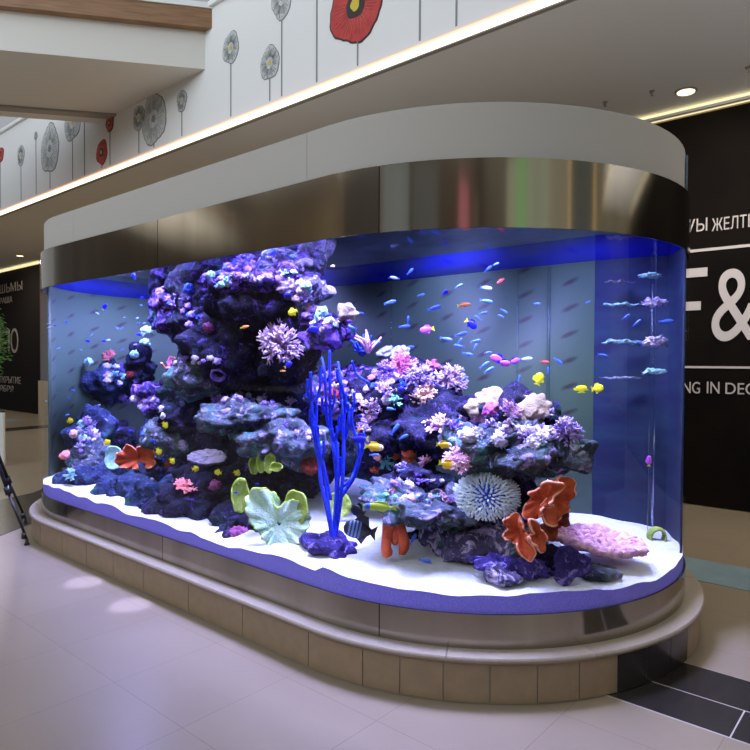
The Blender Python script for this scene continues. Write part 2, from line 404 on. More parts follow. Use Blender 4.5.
rock(330, 450, 22, 30, 3.45, 20, 'dark', 'dark rock right behind the blue branching coral stems', 5, .22)
rock(402, 398, 52, 34, 3.65, 21, 'dark', 'dark mound under the pink and violet corals', 5, .2)
rock(385, 442, 42, 28, 3.5, 22, 'dark', 'dark rock bridging over the gap in the reef', 5, .2)
rock(452, 432, 60, 30, 3.6, 23, 'dark', 'dark rock below the branching coral thicket', 5, .2)
rock(418, 480, 32, 13, 3.2, 24, 'dark', 'dark crusted rock under the orange and pink corals', 5, .25)
rock(430, 499, 62, 10.5, 3.08, 25, 'grey', 'long flat teal and violet shelf rock above the gap', 6, .2, tilt=.13)
rock(512, 415, 46, 22, 3.5, 26, 'dark', 'dark rock under the beige leathery coral', 5, .2)
rock(512, 448, 58, 22, 3.25, 27, 'grey', 'large overhanging ledge with pale corals on its top', 6, .2)
rock(562, 452, 24, 20, 3.25, 28, 'grey', 'pointed grey tip of the overhanging ledge at right', 5, .2)
rock(500, 500, 36, 38, 3.5, 29, 'dark', 'dark rock pillar behind the blue white coral head', 5, .2)
rock(482, 546, 60, 30, 3.30, 30, 'pale', 'broad grey layered boulder at the foot of the right reef', 6, .22)
rock(442, 534, 22, 22, 3.38, 31, 'blue', 'bluish rock at the right edge of the gap', 5, .22)
rock(452, 566, 18, 7, 3.1, 32, 'purple', 'small purple rock half buried in the sand under the right reef', 4, .3)
rock(515, 568, 42, 6.5, 2.98, 33, 'purple', 'long purple log shaped rock lying on the sand', 5, .25, aspect=.35, tilt=.16, rot=.71)
rock(504, 577, 17, 8, 2.88, 34, 'pale', 'low pale encrusted rock in front of the purple log shaped rock', 5, .2)
rock(576, 567, 19, 14, 3.05, 35, 'purple', 'knobbly dark violet rock on the sand in front of the pink coral', 5, .26)
rock(596, 572, 22, 4, 3.3, 36, 'grey', 'flat thin rock beside the knobbly violet rock', 4, .2)
rock(552, 560, 20, 12, 3.25, 37, 'dark', 'dark rock between the orange coral and the knobbly violet rock', 4, .25)
rock(333, 548, 20, 10, 2.72, 38, 'purple', 'purple holed rock carrying the blue branching coral', 5, .45)
rock(236, 522, 7, 8, 2.62, 39, 'purple', 'small upright purple rock beside the green coral', 4, .2)
rock(98, 462, 26, 16, 3.0, 40, 'grey', 'rounded grey boulder of the left reef islet', 5, .2)
rock(92, 436, 21, 22, 3.1, 41, 'blue', 'jagged dark top rock of the left reef islet', 5, .35)
rock(116, 440, 20, 16, 3.4, 42, 'dark', 'dark rock at the back of the left reef islet', 5, .3)
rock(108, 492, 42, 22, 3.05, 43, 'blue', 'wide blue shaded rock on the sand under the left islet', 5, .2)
rock(72, 484, 11, 14, 2.80, 44, 'grey', 'small grey rock at the left end of the islet', 4, .3)
rock(112, 382, 27, 16, 3.55, 45, 'blue', 'dark outcrop hanging left of the column', 5, .3)
rock(140, 368, 12, 22, 3.6, 46, 'dark', 'dark neck joining the left outcrop to the column', 5, .25)
rock(382, 561, 20, 5, 3.1, 47, 'blue', 'low bluish rock on the sand under the upright orange sponge', 4, .25)
rock(413, 548, 14, 12, 3.2, 48, 'dark', 'dark rock on the sand right of the upright orange sponge', 4, .25)
rock(130, 482, 30, 26, 3.2, 49, 'blue', 'blue shaded rock behind the orange cup coral at the column foot', 5, .22)
rock(258, 526, 46, 22, 2.82, 50, 'dark', 'low dark rock on the sand right behind the green corals', 5, .2)
rock(232, 350, 44, 34, 3.20, 51, 'dark', 'dark bulging rock in the middle of the column face', 5, .18)
rock(440, 560, 34, 12, 3.2, 52, 'blue', 'low bluish rock in front of the gap at the right reef foot', 5, .25)
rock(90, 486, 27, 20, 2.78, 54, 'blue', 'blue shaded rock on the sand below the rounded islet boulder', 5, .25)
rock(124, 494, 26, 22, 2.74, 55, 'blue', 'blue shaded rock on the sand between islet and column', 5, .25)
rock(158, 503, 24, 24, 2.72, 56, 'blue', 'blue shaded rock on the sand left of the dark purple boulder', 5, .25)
bvh = BVHTree.FromPolygons(ROCKV, ROCKF)
def hit(px, py, back=None):
    d = ray(px, py).normalized()
    for dy in (0, 3, -3, 6, 9, 12):
        d = ray(px, py+dy).normalized(); loc, nrm, _, t = bvh.ray_cast(EYEV, d)
        if loc is not None:
            if nrm.dot(d) > 0: nrm = -nrm
            if dy: loc = onD(px, py, dist_at(loc))
            return loc, nrm, dist_at(loc)
    P = onX(px, py, back or 3.3); return P, -d, dist_at(P)
# ------------------------------------------------------------------ corals
def cm(name, a, b, rough=.7, scale=30, bump=.5): return mat(name, a, rough, 0, var=b, scale=scale, bump=bump, bscale=80, spec=.25)
K = dict(brim=cm('wet_orange_dark', (.2, .03, .01), (.35, .07, .03)),  # first entry: darker copy of the orange coral, shade painted in
 lilac=cm('lilac_coral', (.20, .12, .48), (.58, .44, .82)), white=cm('white_violet_coral', (.36, .29, .60), (.74, .66, .92)),
 violet=cm('violet_coral', (.16, .08, .55), (.42, .25, .88)), pink=cm('pink_coral', (.62, .10, .36), (.95, .35, .55)),
 rose=cm('rose_coral', (.62, .26, .48), (.92, .58, .74)), mauve=cm('mauve_coral', (.36, .20, .42), (.80, .60, .78)),
 peach=cm('peach_coral', (.70, .38, .34), (.95, .66, .55)), teal=cm('teal_coral', (.06, .32, .36), (.45, .85, .80)),
 orange=cm('orange_coral', (.36, .045, .016), (.66, .12, .04), scale=10), orangerim=cm('pale_orange_rim', (.8, .28, .16), (.95, .50, .38)),
 green=cm('pale_green_coral', (.34, .56, .36), (.66, .86, .70), scale=11), greenrim=cm('yellow_green_rim', (.25, .42, .03), (.5, .6, .12)),
 olive=cm('olive_green_coral', (.16, .24, .02), (.40, .48, .10), scale=12),
 blue=cm('blue_branch_coral', (.012, .03, .62), (.02, .06, .95), scale=60, bump=.2), cyan=cm('pale_cyan_coral', (.22, .50, .60), (.55, .85, .85)),
 beige=cm('beige_leather_coral', (.17, .12, .085), (.33, .25, .17), scale=7), red=cm('red_coral', (.13, .012, .012), (.30, .03, .03)),
 salmon=cm('salmon_coral', (.85, .20, .24), (1, .38, .38), scale=40), deepblue=cm('deep_blue_coral', (.02, .05, .55), (.06, .14, .8)),
 icewhite=cm('ice_white_coral', (.66, .78, 1), (.9, .95, 1), scale=40, bump=.1), purple=cm('purple_red_coral', (.22, .03, .16), (.45, .12, .35)),
 grey=cm('grey_coral', (.20, .20, .30), (.42, .42, .50)))
def orient(o, loc, d, spin=0):
    d = d.normalized(); o.location = loc
    o.rotation_mode = 'QUATERNION'; o.rotation_quaternion = d.to_track_quat('Z', 'Y') @ Matrix.Rotation(spin, 4, 'Z').to_quaternion()
def tuft_bm(r, nb, rng, fat=.09, spread=1.0, sub=3, seg=5):
    bm = bmesh.new()
    for i in range(nb):
        th = rng.random()*2*PI; ph = (rng.random()**.7)*PI*.5*spread
        d = Vector((math.sin(ph)*math.cos(th), math.sin(ph)*math.sin(th), math.cos(ph)))
        L_ = r*(.7+.35*rng.random()); side = Vector((rng.uniform(-1, 1), rng.uniform(-1, 1), rng.uniform(-.3, 1)))*.16*L_
        p0 = Vector((0, 0, -.15*r)); p1 = d*L_*.5+side; p2 = d*L_
        f = fat*r
        tube(bm, [p0, p1, p2], [f*1.3, f*1.05, f*.6], seg)
        for k in range(sub):
            t = .35+.5*rng.random(); b = p1.lerp(p2, (t-.3)); e = b + (d + Vector((rng.uniform(-1, 1), rng.uniform(-1, 1), rng.uniform(-.4, 1)))*.9).normalized()*L_*.32
            tube(bm, [b, b.lerp(e, .6), e], [f*.8, f*.75, f*.5], 4)
    return bm
def nub_bm(r, rz, seed, sub=4, freq=3.0, amp=.35):
    bm = bmesh.new(); bmesh.ops.create_icosphere(bm, subdivisions=sub, radius=1)
    off = Vector((seed*3.7, seed*1.9, seed*5.1))
    for v in bm.verts:
        d = v.co.normalized(); dd = noise.voronoi(d*freq+off)[0][0]
        k = 1 - amp*min(1, dd*1.6) + .18*noise.noise(d*1.6+off) + amp*.25
        v.co = Vector((d.x*r*k, d.y*r*k, d.z*rz*k if d.z > 0 else d.z*rz*.6*k))
    return bm
def ruffle_bm(r, h, waves, amp, seed, power=1.6, nt_=110, nr=16, ext=2*PI, th=.012, lob=None):
    bm = bmesh.new(); off = seed*4.3; G = []
    for i in range(nt_+1):
        t = i/nt_; a = -ext/2 + ext*t; row = []
        ro = r*(1 + .12*noise.noise(Vector((math.cos(a)*1.6, math.sin(a)*1.6, off))) + .03*math.sin(waves*2*a+off))
        if lob: ro *= lob(a)
        for j in range(nr+1):
            q = .06 + .94*j/nr
            z = h*q**power + amp*q**3*math.sin(waves*a + off) + amp*.45*q**4*math.sin(waves*2.3*a+off*2) + .02*r*noise.noise(Vector((math.cos(a)*q*5, math.sin(a)*q*5, off)))
            row.append(bm.verts.new((math.cos(a)*ro*q, math.sin(a)*ro*q, z)))
        G.append(row)
    for i in range(nt_):
        for j in range(nr): bm.faces.new((G[i][j], G[i+1][j], G[i+1][j+1], G[i][j+1]))
    rim = [g[-1].co.copy() for g in G]
    if ext > 6.2: bmesh.ops.remove_doubles(bm, verts=bm.verts, dist=1e-5)
    return bm, rim
def thick(o, th):
    md = o.modifiers.new('t', 'SOLIDIFY'); md.thickness = th; md.offset = 0; return o
def vdir(nrm, n=.4, u=.8, c=.3): return (nrm*n + UP*u - FWD*c).normalized()
CORALPTS = []
def tuft(px, py, w, col, label, group=None, nb=16, fat=.09, n=.4, u=.8, c=.3, spread=1, sub=3, name='branching_coral', X=None, seed=None, flat=1):
    P, nr_, D = hit(px, py, X)
    r = w*D/F; rng = random.Random(seed if seed is not None else int(px*31+py*7))
    o = link(name, tuft_bm(r, nb, rng, fat, spread, sub), K[col]); orient(o, P, vdir(nr_, n, u, c), rng.random()*6); o.scale = (1, 1, flat)
    return tag(o, label, 'coral', group)
def nub(px, py, w, h, col, label, group=None, freq=3, amp=.35, name='encrusting_coral', n=.6, u=.6, c=.2, sub=4, X=None):
    P, nr_, D = hit(px, py, X); r = w*D/F; rz = h*D/F
    o = link(name, nub_bm(r, rz, px*.37+py*.11, sub, freq, amp), K[col], None, True); orient(o, P, vdir(nr_, n, u, c), px)
    return tag(o, label, 'coral', group)
# -- crusts on ledges, scattered along pixel polylines (each grows where its ray meets the rock)
def scatter(pts, cols, n, w0, w1, jx, jy, label, group, seed, kind='mix'):
    rng = random.Random(seed)
    for i in range(n):
        t = rng.random()*(len(pts)-1); k = int(t); a, b = pts[k], pts[min(k+1, len(pts)-1)]; t -= k
        px = a[0]+(b[0]-a[0])*t + rng.uniform(-jx, jx); py = a[1]+(b[1]-a[1])*t + rng.uniform(-jy, jy)
        w = rng.uniform(w0, w1); col = rng.choice(cols)
        loc, nrm, _, tt = bvh.ray_cast(EYEV, ray(px, py).normalized())
        if loc is None: continue
        if kind == 'tuft' or (kind == 'mix' and rng.random() < .45):
            tuft(px, py, w, col, label, group, nb=9, fat=.13, sub=2, seed=seed*100+i, name='coral_tuft')
        else: nub(px, py, w, w*.7, col, label, group, freq=2.4, amp=.45, sub=3, name='coral_crust')
scatter([(215, 285), (240, 278), (262, 280), (300, 272)], ['violet', 'violet', 'lilac', 'cyan', 'deepblue', 'lilac'], 40, 2.5, 6, 4, 4, 'small violet crust coral along the topmost ledge of the column', 'crust corals on the topmost ledge', 1)
scatter([(236, 258), (275, 252), (312, 250)], ['violet', 'violet', 'deepblue', 'lilac'], 34, 2.5, 5.5, 12, 8, 'small crust coral high on the column close under the steel band', 'crust corals at the column top', 2)
scatter([(160, 308), (180, 302), (196, 322)], ['violet', 'violet', 'deepblue'], 18, 3, 6, 6, 8, 'small violet crust coral on the left shoulder boulder', 'crust corals on the left shoulder', 3)
scatter([(178, 362), (200, 358), (215, 362)], ['violet', 'lilac', 'white'], 16, 3, 6, 4, 4, 'small violet crust coral on the rounded grey overhanging boulder', 'crust corals on the grey overhang', 4)
scatter([(212, 400), (235, 398), (262, 398), (275, 408)], ['violet', 'lilac', 'white'], 22, 3, 6.5, 3, 4, 'small lilac crust coral on the grey teal mid ledge', 'crust corals on the mid ledge', 5)
scatter([(110, 398), (128, 400), (145, 405), (168, 410)], ['violet', 'lilac', 'white'], 20, 3, 6, 5, 6, 'small violet crust coral on the arm left of the column', 'crust corals on the left arm', 6)
scatter([(92, 370), (112, 372), (130, 375), (100, 385)], ['lilac', 'white', 'teal', 'violet'], 20, 3, 6.5, 5, 6, 'small pale crust coral on the dark left outcrop', 'crust corals on the left outcrop', 7)
scatter([(80, 418), (88, 430), (98, 436), (78, 440), (92, 455)], ['lilac', 'white', 'violet', 'teal', 'grey'], 26, 3, 6.5, 6, 6, 'small pale crust coral on the left islet', 'crust corals on the left islet', 8)
scatter([(300, 275), (302, 300), (318, 318), (335, 335)], ['lilac', 'white', 'violet', 'mauve', 'cyan'], 28, 4, 7, 8, 8, 'small crust coral on the pale rocks right of the column top', 'crust corals at the column right side', 9)
scatter([(318, 370), (340, 372), (352, 395), (330, 410), (322, 395)], ['lilac', 'violet', 'mauve', 'white'], 30, 4, 7, 8, 8, 'small lilac crust coral behind the blue branching coral', 'crust corals behind the blue branches', 10)
scatter([(300, 428), (322, 440), (285, 425)], ['lilac', 'violet', 'cyan'], 14, 3, 5, 6, 5, 'small crust coral on the layered grey ledge', 'crust corals on the layered ledge', 11)
scatter([(370, 385), (385, 375), (400, 378), (380, 400)], ['violet', 'mauve', 'pink', 'deepblue'], 26, 4, 8, 8, 8, 'small violet coral on the left part of the dark mound', 'violet corals on the dark mound', 12)
scatter([(360, 425), (372, 415), (355, 405)], ['mauve', 'lilac', 'rose'], 18, 4, 8, 8, 8, 'small mauve coral left of the dark mound', 'mauve corals left of the mound', 13, 'tuft')
scatter([(440, 425), (480, 425), (520, 415), (470, 412)], ['lilac', 'violet', 'mauve'], 30, 4, 8, 10, 6, 'small lilac coral between the beige leathery coral and the ledge', 'lilac corals under the beige coral', 14, 'tuft')
scatter([(470, 435), (500, 430), (530, 434), (560, 432)], ['white', 'lilac', 'white'], 40, 4, 8, 8, 5, 'small pale coral on top of the overhanging ledge', 'pale corals on the overhanging ledge', 15)
scatter([(572, 445), (582, 452)], ['teal', 'grey', 'cyan'], 10, 3, 5, 4, 5, 'small teal crust coral on the pointed ledge tip', 'crust corals on the ledge tip', 16)
scatter([(385, 493), (410, 497), (440, 499), (465, 503)], ['white', 'lilac', 'teal', 'rose'], 30, 3, 7, 4, 3, 'small pale crust coral on the long flat shelf rock', 'crust corals on the flat shelf', 17)
scatter([(390, 480), (415, 485), (440, 478)], ['violet', 'white', 'lilac'], 16, 3, 6, 5, 4, 'small violet crust coral under the orange and pink corals', 'crust corals on the dark rock above the shelf', 18)
scatter([(128, 425), (165, 445), (160, 470), (150, 480)], ['violet', 'deepblue', 'grey'], 12, 3, 5, 8, 8, 'small dim crust coral at the left flank of the column', 'crust corals on the left flank', 19)
# -- single corals
tuft(281, 346, 25, 'mauve', 'large round mauve thicket coral on the right shoulder of the column', nb=70, fat=.045, c=.9, u=.5, sub=4)
nub(288, 287, 14, 13, 'lilac', 'round pitted lilac coral head right of the topmost ledge', freq=5, amp=.5)
nub(347, 312, 13, 9, 'beige', 'beige lobed leather coral standing right of the column', freq=1.3, amp=.4, name='leather_coral', X=3.45)
nub(310, 308, 7, 6, 'rose', 'small rose cup coral beside the yellow fish near the column', freq=2)
nub(322, 312, 7, 7, 'cyan', 'small bluish cup coral right of the small rose cup coral', freq=2)
nub(211, 276, 5, 6, 'teal', 'small green ball coral high on the column', freq=5, amp=.25)
nub(190, 290, 6, 9, 'deepblue', 'blue oval coral left of the topmost ledge', freq=4)
nub(209, 328, 6, 8, 'purple', 'dark magenta oval coral in the shaded face of the column', freq=4)
nub(147, 332, 7, 6, 'cyan', 'pale cyan round coral at the left edge of the column', freq=3)
nub(145, 343, 6, 5, 'cyan', 'pale cyan ring coral below the other cyan one', freq=3)
nub(135, 354, 6, 5, 'cyan', 'pale cyan mushroom coral on the right of the left outcrop', freq=3)
nub(88, 362, 5, 5, 'cyan', 'pale cyan knob at the tip of the left outcrop', freq=3)
nub(131, 375, 5, 5, 'red', 'small dark red ball coral on the left outcrop', freq=4)
tuft(110, 358, 10, 'salmon', 'salmon spiky coral standing on the left outcrop', nb=16, fat=.07, name='spiky_coral')
nub(74, 434, 5, 6, 'peach', 'peach round coral on the left side of the islet')
nub(82, 437, 5, 4, 'cyan', 'pale cyan round coral on the islet')
nub(65, 455, 6, 4, 'salmon', 'small salmon coral at the far left of the islet')
tuft(362, 352, 22, 'deepblue', 'blue and pink spiky anemone behind the blue branches', nb=16, fat=.07, name='spiky_anemone', sub=0, spread=.8, X=3.35, n=.1)
tuft(368, 350, 20, 'rose', 'pink tipped spiky anemone right of the column', nb=8, fat=.06, name='spiky_anemone', sub=0, spread=.75, X=3.35, n=.1, c=.1)
nub(386, 352, 11, 6, 'grey', 'grey lobed coral on top of the dark mound', freq=1.4, name='leather_coral'); nub(400, 353, 12, 7, 'grey', 'larger grey lobed coral top right on the dark mound', freq=1.4, name='leather_coral')
tuft(402, 366, 17, 'pink', 'pink bushy coral below the grey lobed corals', nb=50, fat=.07, c=.8)
tuft(385, 374, 14, 'violet', 'violet bushy coral left of the pink bushy one', nb=40, fat=.07, c=.8)
tuft(432, 368, 10, 'pink', 'small pink knobbly coral above the lilac thicket', nb=30, fat=.1, c=.6)
tuft(418, 380, 18, 'lilac', 'lilac bushy coral in the middle of the thicket', nb=80, fat=.055, c=.8)
tuft(450, 382, 19, 'mauve', 'mauve bushy coral at the right of the thicket', nb=80, fat=.055, c=.8)
tuft(423, 397, 15, 'peach', 'peach bushy coral below the lilac one', nb=60, fat=.07, c=.9)
tuft(385, 393, 13, 'mauve', 'mauve fine branched coral left of the peach one', nb=40, fat=.06, c=.8)
tuft(372, 408, 13, 'mauve', 'dull mauve fingery coral at the left end of the thicket', nb=30, fat=.07, c=.8)
tuft(395, 402, 9, 'teal', 'small pale green curly coral under the thicket', nb=18, fat=.09, c=.8)
tuft(440, 428, 20, 'rose', 'flat rose branching coral under the thicket', nb=30, fat=.07, c=.7, spread=1.05, flat=.5)
nub(468, 436, 13, 7, 'white', 'white violet cauliflower coral beside the flat rose one', freq=5, amp=.6)
nub(476, 408, 13, 9, 'beige', 'beige leathery coral lobe at the left', freq=1.2, amp=.35, name='leather_coral', X=3.3); nub(493, 399, 22, 10, 'beige', 'wide beige leathery coral lobe in the middle', freq=1.6, amp=.35, name='leather_coral', X=3.35)
nub(532, 408, 20, 9, 'beige', 'beige leathery coral lobe at the right', freq=1.5, amp=.35, name='leather_coral', X=3.35)
nub(492, 408, 12, 6, 'purple', 'brownish underside coral below the wide beige lobe', freq=2, X=3.25)
tuft(483, 418, 13, 'rose', 'rose bushy coral in front of the beige leathery corals', nb=50, fat=.08, c=.8)
tuft(511, 414, 15, 'rose', 'open rose antler coral in front of the beige leathery corals', nb=18, fat=.045, c=.4, spread=.95)
tuft(542, 413, 12, 'lilac', 'lilac bushy coral at the right of the beige leathery corals', nb=50, fat=.08, c=.8)
tuft(567, 433, 17, 'lilac', 'large lilac bushy coral near the right tip of the ledge', nb=90, fat=.065, c=.8)
nub(534, 442, 15, 7, 'white', 'white knobbly coral on the edge of the overhanging ledge', freq=5, amp=.6)
nub(500, 440, 11, 6, 'white', 'white lumpy coral on the left part of the ledge', freq=5, amp=.6)
tuft(386, 463, 10, 'teal', 'small teal branched coral between orange lobes', nb=26, fat=.08, c=.8)
nub(375, 468, 6, 10, 'orange', 'orange lobe coral with pale rim left of the small teal coral', freq=2, name='lobe_coral'); nub(395, 455, 6, 6, 'orange', 'orange lobe coral behind the small teal coral', freq=2, name='lobe_coral')
nub(409, 455, 8, 5, 'orange', 'orange lobe coral right of the small teal coral', freq=2, name='lobe_coral'); nub(377, 457, 5, 4, 'orangerim', 'pale rimmed lobe above the left orange lobe', freq=2, name='lobe_coral')
tuft(413, 463, 14, 'peach', 'peach bushy coral right of the orange lobes', nb=60, fat=.06, c=.8); tuft(425, 463, 9, 'rose', 'rose tuft next to the peach bushy coral', nb=26, fat=.09, c=.7); tuft(402, 469, 8, 'lilac', 'lilac tuft in front of the peach bushy coral', nb=26, fat=.09, c=.7)
tuft(458, 461, 17, 'rose', 'wide rose coral behind the yellow and striped fish', nb=60, fat=.07, c=.6, flat=.7)
tuft(186, 487, 14, 'salmon', 'salmon pink feathery coral on the dark purple boulder', nb=30, fat=.09, c=.5, flat=.45); nub(215, 486, 8, 4.5, 'purple', 'dark red flat coral right of the salmon one', freq=6)
nub(171, 465, 7, 9, 'red', 'dark orange red coral in the shade at the column foot', freq=3)
nub(310, 464, 12, 10, 'red', 'dim orange coral in the shade behind the blue stems', freq=3, amp=.2)
nub(238, 535, 11, 8, 'purple', 'purple red knob coral on the sand at the small upright rock', freq=4, X=2.6)
tuft(240, 396, 6, 'mauve', 'small mauve vase coral on the mid ledge', nb=12, fat=.15); tuft(290, 403, 7, 'mauve', 'small mauve coral knob right of the mid ledge', nb=14, fat=.12)
tuft(336, 388, 7, 'white', 'white tipped finger coral behind the blue branches', nb=8, fat=.2, sub=0, spread=.7); nub(334, 394, 8, 5, 'red', 'red coral base of the white tipped finger coral', freq=3)
tuft(72, 476, 9, 'cyan', 'pale cyan curly coral on the sand at the left end', nb=22, fat=.09)
# tube sponge hole on the grey overhang
P, nr_, D = hit(219, 372); bm = bmesh.new(); r = 7*D/F
tube(bm, [(0, 0, -.05), (0, 0, 0), (0, 0, .05)], [r*.8, r, r], 14, cap=False); bmesh.ops.recalc_face_normals(bm, faces=bm.faces)
o = thick(link('tube_sponge', bm, K['violet'], None, True), .014); orient(o, P, (nr_ - FWD).normalized()); tag(o, 'violet open tube sponge on the rounded grey overhang', 'sponge')
# pink red clam like cup at 168,367
def cup(px, py, w, h, col, rimcol, label, dirv, waves=4, amp=.3, ext=2*PI, X=None, name='cup_coral', lob=None, spin=0, power=1.6, seed=None, th=.014, off=0):
    P, nr_, D = hit(px, py, X)
    if X is not None: P = onX(px, py, X); D = dist_at(P)
    P = P - FWD*off
    r = w*D/F; bm, rim = ruffle_bm(r, h*D/F, waves, amp*r, px*.1 if seed is None else seed, power=power, ext=ext, lob=lob)
    o = thick(link(name, bm, K[col], None, True), th); orient(o, P, Vector(dirv), spin); tag(o, label, 'coral')
    if rimcol:
        bm = bmesh.new(); tube(bm, rim, th*.62, 5); q = link('rim', bm, K[rimcol], o); tag(q, 'rim of a paler colour')
    return o
CAM = -FWD
cup(168, 367, 9, 5, 'purple', 'orangerim', 'magenta folded cup coral at the left flank of the column', CAM*.5+UP, ext=4)
#LEFTCUPS
# large heart shaped pale green coral
def heart(a): return 1.0 + .16*math.cos(2*(a-1.5)) - .42*math.exp(-((a-PI/2)/.30)**2) + .08*math.cos(a+1.6)
P = onX(277, 522, 2.56)
def face(px, py, w, h, X, col, rimcol, label, lob, dirv, waves, amp, ups=1, seed=1, roll=0, name='lettuce_coral', power=2.2, dish=.12, th=.012):
    P = onX(px, py, X); D = dist_at(P); r = w*D/F; hh = h/w
    bm, rim = ruffle_bm(r, dish*r, waves, amp*r, seed, power=power, lob=lob, nt_=160, nr=22)
    z = Vector(dirv).normalized(); x = (RIGHT - z*RIGHT.dot(z)).normalized(); y = z.cross(x)
    R0 = Matrix((x, y, z)).transposed().to_4x4()
    o = thick(link(name, bm, K[col], None, True), th)
    o.matrix_world = Matrix.Translation(P) @ R0 @ Matrix.Rotation(roll, 4, 'Z') @ Matrix.Diagonal((1, hh, 1, 1)); tag(o, label, 'coral')
    if rimcol:
        bm = bmesh.new(); tube(bm, rim, .0065, 5); q = link('rim', bm, K[rimcol], o); tag(q, 'yellow green rim')
    return o
def outline(pts, c):
    A = sorted((math.atan2(-(y-c[1]), x-c[0]) % (2*PI), math.hypot(x-c[0], y-c[1])) for x, y in pts); mxr = max(q[1] for q in A)
    def f(a):
        a %= 2*PI
        for i in range(len(A)):
            a0, r0 = A[i]; a1, r1 = A[(i+1) % len(A)]
            if i == len(A)-1: a1 += 2*PI
            for aa in (a, a+2*PI):
                if a0 <= aa <= a1: t = (aa-a0)/max(1e-6, a1-a0); return (r0*(1-t)+r1*t)/mxr
        return A[0][1]/mxr
    return f, mxr
hf, hr = outline([(245,500),(250,492),(258,490),(269,493),(273,504),(278,511),(286,502),(296.5,500.7),(307,510),(309,519),(308,528),(305,534),(298.7,544),(288,551),(275,553),(269,542),(261,534),(256,527),(249.6,516.7)], (279, 524))
fa, ra = outline([(118,461),(121,455),(126,450),(131,446.5),(135,449),(139,452),(143,447.5),(149,446.5),(155,449),(158,455),(154,459),(158,463),(156,469),(150,468),(144,470),(136,468),(128,469),(121,466)], (139, 459))
face(139, 459, ra, ra, 2.92, 'orange', 'orangerim', 'orange ruffled cup coral with pale rim left of the column', fa, CAM*.9+UP*.25, 7, .20, seed=2.7, power=1.2, dish=.45, th=.016)
face(115, 458, 11, 11.5, 2.95, 'cyan', None, 'pale cyan round fan coral between islet and column', None, CAM+UP*.15-RIGHT*.3, 2, .08, seed=1.1, dish=.3)
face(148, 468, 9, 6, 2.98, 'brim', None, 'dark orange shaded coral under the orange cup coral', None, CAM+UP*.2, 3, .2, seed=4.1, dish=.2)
Pt = hit(208, 458)[0]
face(208, 458, 20, 8.5, Pt.x-.10, 'white', None, 'flat white violet coral table in the shade of the column', None, CAM*.8+UP*.6, 7, .03, seed=6.6, dish=.08, name='table_coral', th=.03)
Pt = hit(264, 462)[0]
for i, (dx, dy, w_, hh_) in enumerate(((-10, 2, 5, 9), (-2, -1, 5, 10), (6, 1, 5, 9), (13, 5, 7, 4))):
    face(264+dx, 462+dy, w_, hh_, Pt.x-.08-.01*i, 'olive', 'greenrim', ('leftmost', 'second', 'third', 'rightmost')[i] + ' lobe of the olive green lobed coral under the layered ledge', None, CAM+UP*.2+RIGHT*(.5-.3*i), 3, .1, seed=i+.5, dish=.3, name='lobed_coral')
face(279, 524, hr, hr, 2.60, 'green', 'greenrim', 'large heart shaped pale green ruffled coral at the foot of the column', hf, CAM+UP*.25, 11, .075, seed=2.2, power=1.5, dish=.10)
face(262, 505, 16, 15, 2.66, 'green', 'greenrim', 'cupped upper left lobe piece of pale green coral behind the large heart shaped one', None, CAM*.9+UP*.5+RIGHT*.3, 5, .14, seed=1.2, dish=.4)
face(296, 508, 14, 16, 2.68, 'olive', 'greenrim', 'round darker green coral plate behind the right lobe of the heart shaped one', None, CAM+UP*.1-RIGHT*.5, 3, .06, seed=3.4, dish=.1)
face(239, 495, 9, 16, 2.64, 'olive', 'greenrim', 'narrow upright green cup coral left of the heart shaped one', None, CAM*.8+RIGHT*.5, 3, .15, seed=5.1, dish=.35)
face(338, 505, 13, 12, 3.15, 'olive', 'greenrim', 'dim olive plate coral behind the blue stems', None, CAM+UP*.2, 4, .1, seed=6.1)
# orange elephant ear corals at right
def curtain(px, py, w, h, X, col, rimcol, label, k, amp, seed, lean=(0, 0), rot=0, name='elephant_ear_coral', fan=.55):
    P = onX(px, py, X); D = dist_at(P); W = w*D/F; H = h*D/F; bm = bmesh.new(); G = []; ns, ntt = 60, 22
    for i in range(ns+1):
        s = i/ns; row = []
        hh = H*(.62 + .38*math.sin(PI*min(1, max(0, .12+.76*s))) + .10*noise.noise(Vector((s*6, seed, 0))))
        for j in range(ntt+1):
            t = j/ntt; wf = (1-fan) + fan*t**.7
            x = (s-.5)*2*W*wf + lean[0]*H*t; y = amp*W*math.sin(k*s*2*PI+seed)*(.3+.7*t) + .05*W*noise.noise(Vector((s*9, t*5, seed)))
            z = hh*t
            row.append(bm.verts.new((x, y + lean[1]*H*t, z)))
        G.append(row)
    for i in range(ns):
        for j in range(ntt): bm.faces.new((G[i][j], G[i+1][j], G[i+1][j+1], G[i][j+1]))
    rim = [g[-1].co.copy() for g in G]
    o = thick(link(name, bm, K[col], None, True), .022); o.matrix_world = Matrix.Translation(P) @ Matrix.Rotation(-YAW+rot, 4, 'Z'); tag(o, label, 'coral')
    if rimcol:
        bm = bmesh.new(); tube(bm, rim, .014, 5); tag(link('rim', bm, K[rimcol], o), 'paler ruffled rim')
    return o
f1, r1 = outline([(555,477.6),(566,477.6),(575.6,483),(572,491),(567.6,502),(559.6,512),(550,520),(540,524),(531,517),(529,510),(532,499),(542,491),(548,483)], (552, 500))
face(552, 500, r1, r1, 3.12, 'orange', 'orangerim', 'tall orange ruffled ear coral rising under the ledge tip', f1, CAM+RIGHT*.55+UP*.2, 5, .13, seed=1.3, power=1.1, dish=.3, th=.02)
f2, r2 = outline([(560,500),(566,508),(566,518),(557,527),(550,536),(543,538),(539,525),(545,512),(552,504)], (552, 518))
face(552, 518, r2, r2, 3.20, 'brim', None, 'dark shaded lower fold of the tall orange ear coral', f2, CAM+RIGHT*.2-UP*.4, 4, .2, seed=1.9, power=1.1, dish=.3, th=.02)
